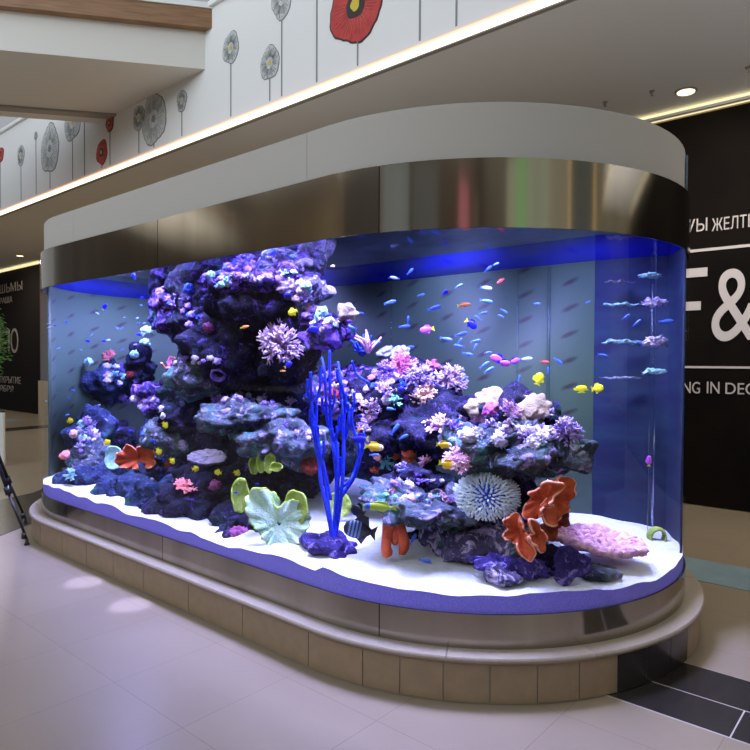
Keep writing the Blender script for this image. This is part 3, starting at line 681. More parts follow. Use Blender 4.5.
f3, r3 = outline([(557,480),(566,483),(560,494),(550,506),(541,516),(532,520),(529,512),(534,500),(545,488)], (547, 500))
face(547, 500, r3, r3, 3.02, 'orange', 'orangerim', 'narrow front fold of the tall orange ear coral', f3, CAM-RIGHT*.9+UP*.1, 5, .22, seed=3.3, power=1.1, dish=.4, th=.02)
f4, r4 = outline([(518,513),(523,519),(526,530),(531,540),(536,550),(531,557.6),(523,550),(519.6,542),(512,539),(505,536),(510,529.6),(507.6,520),(513,514.4)], (520, 533))
face(520, 533, r4, r4, 2.98, 'orange', 'orangerim', 'left leaf of the low orange ear coral beside the blue white coral head', f4, CAM-RIGHT*.5+UP*.15, 5, .12, seed=.7, power=1.1, dish=.35, th=.02)
f5, r5 = outline([(524,519),(531,520),(539,529.6),(544,542),(544,550),(539,552),(534,545),(528,532)], (534, 536))
face(534, 536, r5, r5, 2.92, 'orange', 'orangerim', 'right leaf of the low orange ear coral', f5, CAM+RIGHT*.5+UP*.1, 3, .10, seed=4.7, power=1.1, dish=.25, th=.02)
# upright two legged orange sponge
D = dist_at(onX(394, 540, 2.76)); q = D/F; P0 = onX(394, 540, 2.76)
def pp(px, py, d=0): return RIGHT*((px-394)*q) + UP*((540-py)*q) + FWD*d
bm = bmesh.new()
tube(bm, smoothpts([pp(386, 520), pp(391, 517), pp(396, 515), pp(398, 521), pp(400, 529), pp(403, 539), pp(405, 548), pp(402, 555)], 3), [.02]+[.045]*8+[.034]*25, 12)
n_ = len(smoothpts([pp(0, 0)]*8, 3)); bm.free(); bm = bmesh.new()
def blob(pts, rads):
    sp = smoothpts(pts, 3); m_ = len(sp); rr = []
    for i in range(m_):
        t = i/(m_-1)*(len(rads)-1); k = min(int(t), len(rads)-2); rr.append((rads[k]*(1-(t-k)) + rads[k+1]*(t-k))*q)
    tube(bm, sp, rr, 14)
blob([pp(385, 521), pp(390, 516), pp(396, 516), pp(400, 524), pp(403, 536), pp(405, 547), pp(402, 556)], [4, 6, 6, 6, 5, 6, 5, 3])
blob([pp(394, 514), pp(390, 520), pp(388, 530), pp(386, 541), pp(386, 550), pp(389, 557)], [3, 7, 7, 5, 5, 6, 3])
blob([pp(392, 516, .02), pp(394, 526, .02), pp(396, 538, .02), pp(395, 546, .02)], [5, 8, 6, 2])
for v in bm.verts: v.co += Vector((1, 1, 1))*.012*noise.noise(v.co*14)
o = link('upright_sponge', bm, K['orange'], None, True); o.location = P0; tag(o, 'upright smooth orange sponge with two legs standing on the sand in the gap', 'sponge')
# blue white coral head
D = dist_at(onX(487, 496, 3.02)); P = onX(487, 496, 3.02); r = 33*D/F
bm = bmesh.new(); bmesh.ops.create_icosphere(bm, subdivisions=4, radius=1)
for v in bm.verts: v.co = Vector((v.co.x*r*.82, v.co.y*r*.62, v.co.z*r*.30))
core = link('coral_colony', bm, K['deepblue'], None, True)
z = (CAM + UP*.55).normalized(); x = RIGHT; y = z.cross(x)
core.matrix_world = Matrix.Translation(P) @ Matrix((x, y, z)).transposed().to_4x4()
tag(core, 'round head of blue coral with white branching fingers on the edge of the right reef', 'coral')
bm = bmesh.new(); rng = random.Random(5); ng = 210
for i in range(ng):
    ph = math.acos(1 - (i+.5)/ng*1.0); th = i*2.39996
    d = Vector((math.sin(ph)*math.cos(th), math.sin(ph)*math.sin(th)*.76, math.cos(ph)*.42))
    a = Vector((d.x*.62*r, d.y*.62*r, d.z*.6*r)); e = d*r*(1.0+.1*rng.random()); tan = Vector((-d.y, d.x, 0))*.05*r*rng.uniform(-1, 1)
    tube(bm, [a, a.lerp(e, .55)+tan, e], [.034*r, .040*r, .024*r], 5)
    tube(bm, [a.lerp(e, .6)+tan*.6, a.lerp(e, .95)-tan*1.8], [.030*r, .020*r], 4)
tag(link('branches', bm, K['icewhite'], core), 'ice white branching fingers')
# pink grainy plate coral right on the sand
P = onZ(598, 549, .56); P = onX(598, 546, 3.5); D = dist_at(P); q = D/F
def oval(a): return 1
bm, rim = ruffle_bm(46*q, .03, 5, .02*46*q, 4.4, power=2, nr=24, nt_=150)
for v in bm.verts:
    c_ = noise.voronoi(v.co*26)[0][0]; v.co.z += .03*(1-min(1, c_*1.6)) + .05*max(0, -v.co.x)*0
o = thick(link('plate_coral', bm, K['rose'], None, True), .035)
x = (RIGHT*1 - UP*.12 ).normalized(); y = (FWD*1 + UP*.18).normalized(); z = x.cross(y).normalized(); y = z.cross(x)
o.matrix_world = Matrix.Translation(P) @ Matrix((x, y, z)).transposed().to_4x4() @ Matrix.Diagonal((1, .62, 1, 1))
tag(o, 'wide grainy pink plate coral lying low at the right end of the reef', 'coral')
# blue branching sea whip coral
Dg = dist_at(onX(334, 500, 2.74)); 
def G_(px, py, k=0): return onD(px, py, Dg + .05*math.sin(px*.7+py*.05+k))
root = empty('sea_whip_coral', onD(334, 546, Dg)); tag(root, 'tall bright blue branching sea whip coral in front of the column', 'coral')
brs = [([(333, 548), (334, 530), (336, 505), (337, 480), (334, 450), (331, 430), (330, 400), (329.5, 350)], 4.2, 2.2),
 ([(333, 544), (328, 513), (320, 480), (320, 465), (316, 448), (313, 419), (311, 395), (310.5, 372)], 3.4, 2.4),
 ([(333, 540), (328, 500), (323, 470), (315, 432), (317, 414), (316, 398), (314.5, 384)], 3, 1.8),
 ([(334, 540), (337, 514), (338, 468), (337, 440), (327, 425), (326, 400), (325, 372), (322, 358)], 3.4, 2),
 ([(336, 535), (342, 490), (344, 455), (343, 422), (346, 403), (341, 383), (338, 362)], 3.4, 2.2),
 ([(338, 502), (347, 488), (354.5, 478), (361, 456), (358, 440), (352, 425), (349, 412), (348, 403)], 3.2, 2.4),
 ([(338, 490), (350, 482), (355, 470), (360, 450), (354, 430), (349, 412), (356, 402)], 2.4, 2),
 ([(331, 500), (324, 465), (318, 440), (318, 426)], 2.4, 1.7), ([(337, 450), (336, 433), (343, 422), (342, 400)], 2.4, 1.8),
 ([(345, 440), (350, 415), (346, 400), (341, 385)], 2.6, 1.8), ([(369, 383), (361, 378), (355, 372), (352, 361)], 2.2, 1.7)]
for i, (pts, a, b) in enumerate(brs):
    bm = bmesh.new(); sp = smoothpts([G_(x, y, i) - root.location for x, y in pts], 3); n_ = len(sp)
    tube(bm, sp, [(a*(1-j/(n_-1)) + b*j/(n_-1))*Dg/F*.60 for j in range(n_)], 8)
    tag(link('branch', bm, K['blue'], root))
    rg = random.Random(i*5)
    if len(pts) > 4:
        for t in (.45, .62, .8):
            k = int(t*(n_-1)); p = sp[k]; sd = rg.choice((-1, 1)); L_ = rg.uniform(16, 30)*Dg/F
            bm = bmesh.new(); tube(bm, smoothpts([p, p + RIGHT*sd*.016 + UP*L_*.25, p + RIGHT*sd*.028 + UP*L_*.6 - FWD*.02, p + RIGHT*sd*.024 + UP*L_ - FWD*.02], 3), 1.5*Dg/F, 6); link('branch', bm, K['blue'], root)
# round pipe outlet and inlet tube at the near end
P = onD(655, 535, 4.1); bm = bmesh.new()
tube(bm, [(0, 0, 0), (0, 0, .03), (0, 0, .06)], [.05, .055, .045], 18, cap=False)
o = thick(link('pump_outlet', bm, K['olive'], None, True), .012); orient(o, P, CAM); tag(o, 'round greenish outlet ring under water at the right end of the tank', 'pipe outlet')
# solid shapes imitating bright refraction streaks at the right end
for i, (px, py, w, h, D, c_, lab) in enumerate(((655, 303, 14, 6, 4.0, 'white', 'pale crusted ledge high at the right end of the tank'), (622, 305, 20, 2.2, 4.35, 'cyan', 'thin pale streaked ledge left of the pale crusted one'), (655, 343, 15, 8, 4.0, 'white', 'ragged pale crust at mid height at the right end of the tank'),
        (622, 342, 22, 3, 4.35, 'cyan', 'thin pale bluish ledge left of the ragged pale crust'), (650, 276, 13, 4, 4.05, 'cyan', 'small pale crust just under the blue band at the right end'), (618, 282, 15, 1.6, 4.4, 'grey', 'thin grey streaked ledge just under the blue band'), (655, 372, 14, 4, 4.0, 'cyan', 'small pale streaked crust below the ragged pale crust'), (622, 378, 22, 1.8, 4.35, 'grey', 'lowest thin grey ledge at the right end of the tank'))):
    P = onD(px, py, D); bm = nub_bm(1, 1, px*1.3+py, 5, 3.2, .5)
    for v in bm.verts:
        q = RIGHT*(v.co.x*w*D/F) + FWD*(v.co.y*.035) + UP*(v.co.z*h*D/F + .02*noise.noise(Vector((v.co.x*3, i, 0)))); v.co = q
    o = link('end_wall_crust', bm, K[c_], None, True); o.location = P; tag(o, lab, 'crust')
# ------------------------------------------------------------------ fish
FM = {k: mat('fish_'+k, a, .35, 0, spec=.5) for k, a in dict(chromis=(.07, .17, .90), chromiswhite=(.45, .55, 1), deep=(.01, .01, .75), yellow=(.85, .78, .02), magenta=(.62, .10, .80),
   orange=(.95, .32, .08), red=(.85, .07, .07), black=(.008, .008, .012), wrasse=(.45, .60, .06), grey=(.10, .18, .42), eye=(.01, .01, .01), cream=(.9, .7, .6), stripe=(.75, .8, 1), amber=(.9, .55, .02)).items()}
def lens_body(bm, L, H, W, n=12, m=12, mi=0, mfun=None):
    """tapered fish body, nose at +x"""
    rings = []
    for i in range(n+1):
        t = i/n; x = L*(.5 - t*.82)
        pr = math.sin(PI*min(1, t*.86+.05))**.62 * (1-.35*t) ; pr = max(.10, pr)
        if i == 0: pr = .06
        rings.append([bm.verts.new((x, W*.5*pr*math.cos(2*PI*j/m), H*.5*pr*math.sin(2*PI*j/m))) for j in range(m)])
    for i in range(n):
        for j in range(m):
            f = bm.faces.new((rings[i][j], rings[i][(j+1) % m], rings[i+1][(j+1) % m], rings[i+1][j])); f.smooth = True
            f.material_index = mfun(i/n) if mfun else mi
    bm.faces.new(rings[0][::-1]); bm.faces.new(rings[-1])
def fin(bm, pts, th):
    lo = [bm.verts.new((x, -th/2, z)) for x, z in pts]; hi = [bm.verts.new((x, th/2, z)) for x, z in pts]
    bm.faces.new(lo); bm.faces.new(hi[::-1]); n = len(pts)
    for i in range(n): bm.faces.new((lo[i], hi[i], hi[(i+1) % n], lo[(i+1) % n]))
    bmesh.ops.recalc_face_normals(bm, faces=bm.faces)
def make_fish(name, L, H, body, tail, finc, detail=True, stripes=None, dors=1.0):
    W = min(H*.45, L*.22); bm = bmesh.new(); mats = [FM[body]]
    if stripes: mats.append(FM[stripes[0]])
    lens_body(bm, L, H, W, n=16, mfun=(lambda t: 1 if any(a < t < b for a, b in stripes[1]) else 0) if stripes else None)
    bmesh.ops.recalc_face_normals(bm, faces=bm.faces)
    o = link(name, bm, mats)
    bm = bmesh.new(); fin(bm, [(-L*.28, H*.06), (-L*.5, H*.34), (-L*.46, 0), (-L*.5, -H*.34), (-L*.28, -H*.06)], L*.03); link('tail_fin', bm, FM[tail], o)
    if detail:
        bm = bmesh.new(); fin(bm, [(L*.22, H*.40), (L*.08, H*.52*dors+H*.1), (-L*.18, H*.48*dors+H*.08), (-L*.27, H*.12), (0, H*.3)], L*.03); link('dorsal_fin', bm, FM[finc], o)
        bm = bmesh.new(); fin(bm, [(L*.05, -H*.40), (-L*.12, -H*.46*dors-H*.08), (-L*.27, -H*.10), (0, -H*.3)], L*.03); link('belly_fin', bm, FM[finc], o)
        for s in (-1, 1):
            bm = bmesh.new(); bmesh.ops.create_icosphere(bm, subdivisions=2, radius=L*.032); bmesh.ops.translate(bm, verts=bm.verts, vec=(L*.36, s*W*.30, H*.06)); link('eye', bm, FM['eye'], o)
    return o
def spot(px, py, fr=.35):
    d = ray(px, py); t0 = t1 = None; k = 0
    for i in range(500):
        D = 2.2 + i*.012; P = EYEV + d*D
        ins = sdist(P.x, P.y) < -.10 and P.x < XB-.12
        if ins and t0 is None: t0 = D
        if ins: t1 = D
        elif t0 is not None: break
    if t0 is None: t0, t1 = 4.1, 4.3
    loc, nrm, _, tt = bvh.ray_cast(EYEV, d.normalized())
    for ddy in (-3, 3):
        l2, _, _, _ = bvh.ray_cast(EYEV, ray(px+ddy, py).normalized())
        if l2 is not None and (loc is None or dist_at(l2) < dist_at(loc)): loc = l2
    if loc is not None and dist_at(loc) < t1:
        t1 = max(t0, dist_at(loc)-.16)
    D = t0 + (t1-t0)*fr; return EYEV + d*D, D
PROTO = {}
def fish(kind, px, py, lpx, ang, label, group=None, fr=None, rng=random.Random(3), yawd=None, flip=0):
    spec = SP[kind]
    if fr is None: fr = rng.uniform(.35, .8)
    P, D = spot(px, py, fr)
    if kind not in PROTO: PROTO[kind] = make_fish(*spec); o = PROTO[kind]
    else:
        s_ = PROTO[kind]; o = s_.copy(); C.objects.link(o)
        for ch in s_.children:
            c = ch.copy(); C.objects.link(c); c.parent = o
    sc = lpx*D/F
    a = math.radians(ang); yd = rng.uniform(-.35, .35) if yawd is None else yawd
    x = (RIGHT*math.cos(a) + UP*math.sin(a) + FWD*yd*abs(math.cos(a))).normalized()
    z = (UP - x*UP.dot(x)); z = (z if z.length > .2 else (-RIGHT)).normalized(); y = z.cross(x)
    Mx = Matrix((x, y, z)).transposed().to_4x4()
    o.matrix_world = Matrix.Translation(P) @ Mx @ Matrix.Diagonal((sc, sc, sc, 1)); tag(o, label, 'fish', group)
    return o
# name, L, H, body, tail, fins, detail, stripes
SP = dict(
 chromis=('chromis', 1, .36, 'chromis', 'chromis', 'chromis', False), chromiswhite=('chromis', 1, .38, 'chromiswhite', 'chromis', 'chromis', False),
 deep=('blue_tang', 1, .60, 'deep', 'yellow', 'deep', True), dot=('damselfish', 1, .7, 'deep', 'deep', 'deep', False),
 tang=('yellow_tang', 1, .80, 'yellow', 'yellow', 'yellow', True), thin=('yellow_tang', .55, .95, 'yellow', 'yellow', 'yellow', True),
 mag=('magenta_fish', 1, .52, 'magenta', 'yellow', 'magenta', True), purp=('purple_tang', 1, .56, 'magenta', 'deep', 'deep', True),
 anth=('anthias', 1, .34, 'orange', 'yellow', 'orange', True), red=('red_fish', 1, .34, 'red', 'red', 'red', True),
 sail=('sailfin_tang', 1, .66, 'black', 'black', 'black', True, ('grey', [(.16, .2), (.30, .33), (.43, .46), (.56, .59)]), 1.15), blk=('black_tang', 1, .8, 'black', 'black', 'black', True),
 wrasse=('wrasse', 1, .26, 'wrasse', 'wrasse', 'wrasse', True, ('chromis', [(0, .2)])), small=('damselfish', 1, .45, 'grey', 'grey', 'grey', False),
 fox=('foxface', 1, .46, 'amber', 'yellow', 'amber', True, ('stripe', [(0, .10), (.16, .22), (.27, .31)])), cream=('cream_fish', 1, .7, 'cream', 'cream', 'cream', False))
gA = 'small blue fish in the open water right of the column'; lA = 'small slender light blue fish swimming in the open water above the right reef'
for px, py, l, a in ((410, 271.5, 9, 45), (390, 302.5, 13, 15), (421, 295, 8, 10), (459, 286, 9, 25), (486, 301, 13, -10), (434, 308, 14, 18), (483, 313, 10, 12), (478, 318, 9, 150), (504, 311, 9, -30), (501, 316, 6, 160),
   (408, 320, 8, 80), (404.5, 326.5, 12, 5), (446, 339, 13, -12), (461, 334, 13, 15), (459.6, 341, 8, 50), (459, 346, 11, 170), (475.6, 341, 11, 10), (475, 347, 8, 60), (467.5, 354, 12, -12), (488, 352.7, 8, 5), (409, 347.5, 11, 8),
   (488, 269, 10, 40), (484.5, 365, 12, 35), (489, 370, 12, 30), (519, 378, 7, 75), (537, 303.6, 8, 0), (464, 379, 9, 40), (459, 372, 8, 50), (448, 367.5, 14, -12), (558, 361, 11, -35), (548, 370, 7, 85), (390, 277.5, 4, 30),
   (352, 327.5, 10, 165), (360, 313, 9, -10), (496, 264, 7, 20)): fish('chromis', px, py, l, a, lA, gA)
for px, py, l, a in ((395, 278, 10, 170), (486, 288, 13, -5), (526, 359, 13, 5)): fish('chromiswhite', px, py, l, a, 'pale whitish blue slender fish in the open water above the right reef', 'pale slender fish above the reef')
for px, py, l, a in ((626, 317, 10, 35), (637, 323, 10, 42), (603, 355.5, 12, -15), (666, 321.5, 15, 5), (683, 331, 7, 0), (639, 343, 10, -30), (588, 302, 6, 20)): fish('chromis', px, py, l, a, 'small bright blue fish near the rounded right end of the tank', 'small blue fish at the right end', fr=.3)
for px, py, l, a in ((391, 409, 10, 175), (395, 429.5, 14, 55), (403.5, 437, 11, 30), (457, 422, 9, 60), (514.5, 404, 7, 110), (374, 455, 10, 0), (413, 539, 13, 60), (362, 560, 8, 15), (425, 560.5, 13, -3), (420, 497, 10, 35), (402, 470.5, 9, 15), (525, 518, 13, 5), (508, 450, 6, 0), (328, 493, 7, 60), (304, 540, 6, -60)):
    fish('chromis', px, py, l, a, 'small blue fish close in front of the right reef rocks', 'small blue fish among the right reef', fr=.9)
for px, py in ((344, 569), (351, 576), (358, 582), (208, 543), (285, 560), (125, 505)): fish('small', px, py, 6, random.Random(px).uniform(-30, 30), 'tiny grey blue fish hovering just above the white sand', 'tiny fish over the sand', fr=.15)
fish('dot', 445, 292.5, 7, 35, 'dark blue oval fish in the middle of the pale shoal'); fish('deep', 471, 324, 14, -35, 'blue tang with yellow tail nose down in the open water')
fish('mag', 427, 329.5, 15, 190, 'magenta fish with yellow tail left of the shoal'); fish('anth', 464, 305, 14, 8, 'slim orange fish with yellow tail in the shoal'); fish('red', 500.5, 281, 10, 215, 'slim red fish nose down under the blue band')
fish('purp', 498, 359, 16, 160, 'larger magenta and blue tang below the shoal'); fish('purp', 504, 363, 13, -10, 'magenta and blue tang just right under the larger one'); fish('purp', 514.5, 361, 11, 20, 'small magenta blue tang facing right beside the larger pair')
fish('red', 545, 362, 9, -5, 'small red fish right of the magenta tangs'); fish('tang', 539, 379, 13, 70, 'yellow tang pointing up above the right end of the beige coral'); fish('thin', 581.5, 389, 14, 90, 'thin edge-on yellow fish in the open water at right', yawd=1.0); fish('tang', 597.5, 388.5, 12, 10, 'yellow tang furthest right in the open water')
fish('dot', 287, 295, 8, 10, 'deep blue oval fish by the lilac coral head'); fish('deep', 315, 329, 13, 175, 'deep blue fish with yellow tail right of the mauve thicket'); fish('tang', 293, 312, 10, 200, 'yellow fish above the mauve thicket coral'); fish('deep', 288, 365, 9, 35, 'small deep blue fish under the mauve thicket')
fish('cream', 332.5, 266, 5, 0, 'tiny cream fish in front of the blue band beside the column top'); fish('anth', 244.5, 327, 9, 12, 'small orange fish in front of the dark column face'); fish('anth', 283, 371, 6, 0, 'tiny orange fish below the mauve thicket')
fish('deep', 400, 389, 9, 10, 'deep blue fish with yellow tail over the peach coral', fr=.9); fish('deep', 361, 439.5, 16, 185, 'deep blue fish with yellow tail right of the blue branches', fr=.5)
fish('fox', 374, 447, 20, -8, 'yellow fish with white striped face right of the blue branches', fr=.6); fish('fox', 444, 445, 16, -5, 'yellow fish with striped face over the dark rock', fr=.9); fish('fox', 448, 465, 20, -12, 'yellow fish with striped face in front of the wide rose coral', fr=.9)
fish('chromiswhite', 345, 480.5, 8, 10, 'whitish fish in the gap of the reef'); fish('wrasse', 380, 507, 36, 174, 'long yellow green wrasse with blue head in the gap of the reef', fr=.5)
fish('blk', 358, 511, 17, 160, 'round black tang above the striped black one', fr=.18, yawd=.5); fish('sail', 360, 530, 34, 168, 'black tang with thin grey stripes beside the blue coral foot', fr=.12)
fish('anth', 358.5, 430, 8, 65, 'small orange fish pointing up beside the blue branches', fr=.4); fish('dot', 359.5, 416, 6, 0, 'small deep blue fish right of the blue branches'); fish('dot', 306, 395, 5, 10, 'small deep blue fish left of the blue branches')
for px, py, a in ((165, 425, -50), (158.5, 451.5, -70), (172, 461, -45), (195.5, 469, 10), (218, 472.5, 170), (237, 473, -30), (107, 442.5, 20), (70, 421, 10)):
    fish('tang', px, py, 7.5, a, 'small yellow fish near ' + {165: 'the dim grey boulder of the column', 158.5: 'the smaller orange folded coral, upper of two', 172: 'the smaller orange folded coral, lower of two', 195.5: 'the salmon coral, leftmost of three', 218: 'the flat white coral table, middle of three', 237: 'the green cup coral, rightmost of three', 107: 'the pale cyan fan coral of the islet', 70: 'the left edge of the islet'}[px], fr=.85)
fish('dot', 257, 484, 5, 0, 'deep blue fish above the heart shaped green coral', fr=.8); fish('dot', 236, 492.5, 4, 0, 'deep blue fish in the narrow green cup coral', fr=.1)
fish('mag', 649, 461, 11, 90, 'magenta fish near the right end of the tank', fr=.4)
fish('dot', 139, 334.5, 6, 0, 'round deep blue fish left of the pale cyan coral'); fish('dot', 150, 306, 5, 0, 'round deep blue fish left of the column shoulder'); fish('deep', 104.6, 307, 7, 60, 'deep blue fish with yellow tail in the left open water'); fish('dot', 134, 276.5, 7, 110, 'deep blue fish near the water surface at left')
for px, py in ((142, 298), (141, 305), (117, 328), (122, 328.5), (124, 317.5), (108, 340), (103.5, 341), (87.5, 341), (91.6, 335), (58, 348.5), (48.5, 324), (48.5, 328), (55, 325.5), (66, 322), (80.5, 349.5), (122, 349.5), (138, 323), (144, 323), (135, 344.5), (151, 320.5), (137, 318), (97, 313), (46, 401), (73, 390), (99, 405), (106, 419.5), (67, 415), (118, 430), (69, 398)):
    rg = random.Random(px*7); fish(rg.choice(['chromis', 'dot', 'chromis', 'chromiswhite']), px, py, rg.uniform(3, 5), rg.uniform(-40, 40), 'tiny bluish fish in the open water at the left end of the tank', 'tiny fish at the left end')
# ------------------------------------------------------------------ the hall
def floormat():
    m, t, N, L = nt('floor_tiles'); b = N['Principled BSDF']; b.inputs['Roughness'].default_value = .28; b.inputs['Specular IOR Level'].default_value = .4
    tc = N.new('ShaderNodeTexCoord'); mp = N.new('ShaderNodeMapping'); mp.inputs['Location'].default_value = (.84, .55, 0); L.new(tc.outputs['Object'], mp.inputs[0])
    br = N.new('ShaderNodeTexBrick'); br.offset = 0; br.inputs['Scale'].default_value = 1; br.inputs['Brick Width'].default_value = .6; br.inputs['Row Height'].default_value = .6
    br.inputs['Mortar Size'].default_value = .0016; br.inputs['Mortar Smooth'].default_value = .1
    br.inputs['Color1'].default_value = (.27, .217, .155, 1); br.inputs['Color2'].default_value = (.257, .205, .147, 1); br.inputs['Mortar'].default_value = (.17, .12, .09, 1)
    L.new(mp.outputs[0], br.inputs['Vector'])
    n = N.new('ShaderNodeTexNoise'); n.inputs['Scale'].default_value = 1.4; n.inputs['Detail'].default_value = 5; L.new(tc.outputs['Object'], n.inputs['Vector'])
    x = N.new('ShaderNodeMix'); x.data_type = 'RGBA'; x.blend_type = 'MULTIPLY'; x.inputs[0].default_value = .25; L.new(br.outputs[0], x.inputs[6]); L.new(n.outputs['Fac'], x.inputs[7]); L.new(x.outputs[2], b.inputs['Base Color'])
    return m
def S(name, a, b, m, label=None): o = boxo(name, a, b, m); o['kind'] = 'structure'; 
fl = boxo('floor', (-9, -8, -.1), (8.0, 34, 0), floormat()); tag(fl, kind='structure')
def strip(name, pts, z, m):
    bm = bmesh.new(); prism(bm, pts, .0, z); o = link(name, bm, m); tag(o, kind='structure'); return o
strip('trim_1', [(3.06, .634), (3.332, .634), (3.332, 1.2), (3.06, 1.2)], .004, M['dark_tile'])
strip('trim_10', [(3.06, -4), (3.332, -4), (3.332, .627), (3.06, .627)], .004, M['dark_tile'])
strip('trim_11', [(3.052, -4), (3.668, -4), (3.668, 1.2), (3.052, 1.2)], .002, mat('floor_grout', (.42, .38, .35), .7))
strip('trim_2', [(3.342, -4), (3.66, -4), (3.66, 1.2), (3.342, 1.2)], .004, M['dark_tile'])
M['blue_tile'] = mat('blue_grey_tile', (.15, .22, .26), .35, var=(.19, .26, .29), scale=6)
strip('trim_3', [(5.12, -5), (5.68, -5), (5.68, 7), (5.12, 7)], .004, M['blue_tile'])
strip('trim_4', [(2.15, 6.35), (2.72, 6.75), (3.3, 7.3), (3.55, 8.5), (3.15, 8.15), (2.72, 8.0), (2.3, 8.6), (1.4, 7.2)], .004, M['dark_tile'])
strip('trim_5', [(4.2, 15.4), (7.2, 15.9), (7.2, 16.5), (4.6, 16.2)], .004, M['dark_tile'])
strip('trim_6', [(4.6, 17.4), (6.9, 18.2), (6.6, 19.0), (4.4, 19.0)], .004, M['blue_tile'])
W = boxo('wall_right', (7.9, -8, 0), (8.1, 34, 4.45), M['beige']); tag(W, kind='structure')
def thing_box(name, a, b, m, label, cat): o = boxo(name, a, b, m); return tag(o, label, cat)
hb = thing_box('shop_hoarding', (7.84, -7.5, .012), (7.898, 7.2, 4.37), M['hoard'], 'wide black shop hoarding with pale lettering behind the aquarium at right', 'hoarding')
hl = thing_box('shop_hoarding', (7.84, 19.5, .012), (7.898, 28, 4.37), M['hoard_far'], 'dark brown shop hoarding with pale letters at the far left', 'hoarding')
pl_ = thing_box('pilaster', (7.70, 18.35, 0), (7.898, 19.45, 1.0), M['beige'], 'pale low pilaster base at the right end of the far hoarding', 'pilaster')
pl2 = thing_box('glazed_post', (7.74, 18.5, 1.001), (7.898, 19.4, 4.37), mat('brown_post', (.05, .02, .012), .3), 'slim reddish brown post between the far hoarding and the aquarium', 'post')
def text(s, X, Y0, z0, h, w=None, parent=None, m='letter', bold=0):
    cu = bpy.data.curves.new('lettering', 'FONT'); cu.body = s; cu.size = 1; cu.extrude = .004; cu.offset = bold
    o = bpy.data.objects.new('lettering', cu); C.objects.link(o); cu.materials.append(M[m]); bpy.context.view_layer.update()
    bb = [Vector(c) for c in o.bound_box]; x0 = min(v.x for v in bb); x1 = max(v.x for v in bb); y0 = min(v.y for v in bb); y1 = max(v.y for v in bb)
    sy = h/(y1-y0); sx = w/(x1-x0) if w else sy
    o.matrix_world = Matrix.Translation((X-.006, Y0, z0)) @ Matrix.Rotation(-PI/2, 4, 'Z') @ Matrix.Rotation(PI/2, 4, 'X') @ Matrix.Diagonal((sx, sy, 1, 1)) @ Matrix.Translation((-x0, -y0, 0))
    mw0 = o.matrix_world.copy(); me = bpy.data.meshes.new_from_object(o.evaluated_get(bpy.context.evaluated_depsgraph_get())); bpy.data.objects.remove(o)
    if not me.materials: me.materials.append(M[m])
    o = bpy.data.objects.new('lettering', me); C.objects.link(o); o.matrix_world = mw0
    if parent: 
        mw = o.matrix_world.copy(); o.parent = parent; o.matrix_world = mw
    return o
XW = 7.84
M['letter_dim'] = mat('dim_lettering', (.26, .22, .20), .7)
def sgn(s, pxl, pyb, pxr, pyt, bold=0, parent=hb):
    a = onX(pxl, pyb, XW); b = onX(pxr, pyb, XW); t = onX(pxl, pyt, XW)
    return text(s, XW, a.y, a.z, t.z-a.z, a.y-b.y, parent, bold=bold)
sgn('УЫ', 686.5, 233, 707.3, 220.3); sgn('ЖЕЛТЫЕ', 712, 231.3, 765, 218.8)
sgn('&', 711.5, 341.5, 758, 270.5)
def bar(px0, py0, px1, py1, name='sign_bar'):
    a = onX(px0, py0, XW); b = onX(px1, py1, XW); xr = min(max(px0, 690), 712) if name == 'letter' else 718
    a.z = onX(xr, py0, XW).z; b.z = onX(xr, py1, XW).z
    o = boxo(name, (XW-.008, min(a.y, b.y), min(a.z, b.z)), (XW-.001, max(a.y, b.y), max(a.z, b.z)), M['letter'], hb); return o
f_ = bar(676, 277.6, 707.6, 268.8, 'letter'); bar(676, 310.5, 701, 301.8, 'letter'); bar(668, 340, 677, 268.8, 'letter')
bar(560, 250.0, 800, 247.2, 'sign_rule'); bar(560, 368.4, 800, 366.2, 'sign_rule')
sgn('NG', 683, 393, 700, 381.6); sgn('IN', 707, 393.2, 719.5, 381.6); sgn('DEC', 725.5, 394, 756, 382.6)
for s_, a, b, c, d, bo in (('АШЬМЫ', -5, 294.5, 22.5, 286, .0), ('РАША', 0, 304, 12.5, 298, 0), ('П', 0, 351.5, 10, 331, 0), ('О', 11, 353, 18.5, 328.5, 0), ('ТКРЫТИЕ', 0, 382.5, 21, 376, 0), ('ЯБРЯ', 0, 391, 13.5, 385, 0)):
    sgn(s_, a, b, c, d, bo, hl).data.materials[0] = M['letter_dim']
# soffit, cove lights, upper wall
so = boxo('ceiling', (4.92, -8, 4.45), (8.1, 34, 4.62), M['soffit']); tag(so, kind='structure')
cl = boxo('cove_light', (4.875, -8, 4.462), (4.92, 34, 4.535), M['strip']); tag(cl, 'long bright warm cove light along the edge of the ceiling above the aquarium', 'strip light')
boxo('light_edge', (4.88, -8, 4.536), (4.92, 34, 4.562), M['strip_orange'], cl); boxo('lower_edge', (4.872, -8, 4.447), (4.92, 34, 4.461), M['trim'], cl)
uw = boxo('wall_upper', (4.95, -8, 4.621), (5.15, 34, 6.12), M['white_wall']); tag(uw, kind='structure')
boxo('cap', (4.90, -8, 6.121), (5.2, 34, 6.18), M['cap'], uw)
c2 = boxo('cove_light', (7.76, -7.5, 4.385), (7.835, 7.2, 4.44), M['strip2']); tag(c2, 'pale yellow strip light along the top of the black hoarding', 'strip light')
boxo('rail', (7.70, -7.5, 4.372), (7.755, 7.2, 4.40), M['soffit'], c2)
c3 = boxo('cove_light', (7.76, 19.5, 4.385), (7.835, 28, 4.42), M['strip2']); tag(c3, 'far yellow strip light above the dark brown hoarding at left', 'strip light')
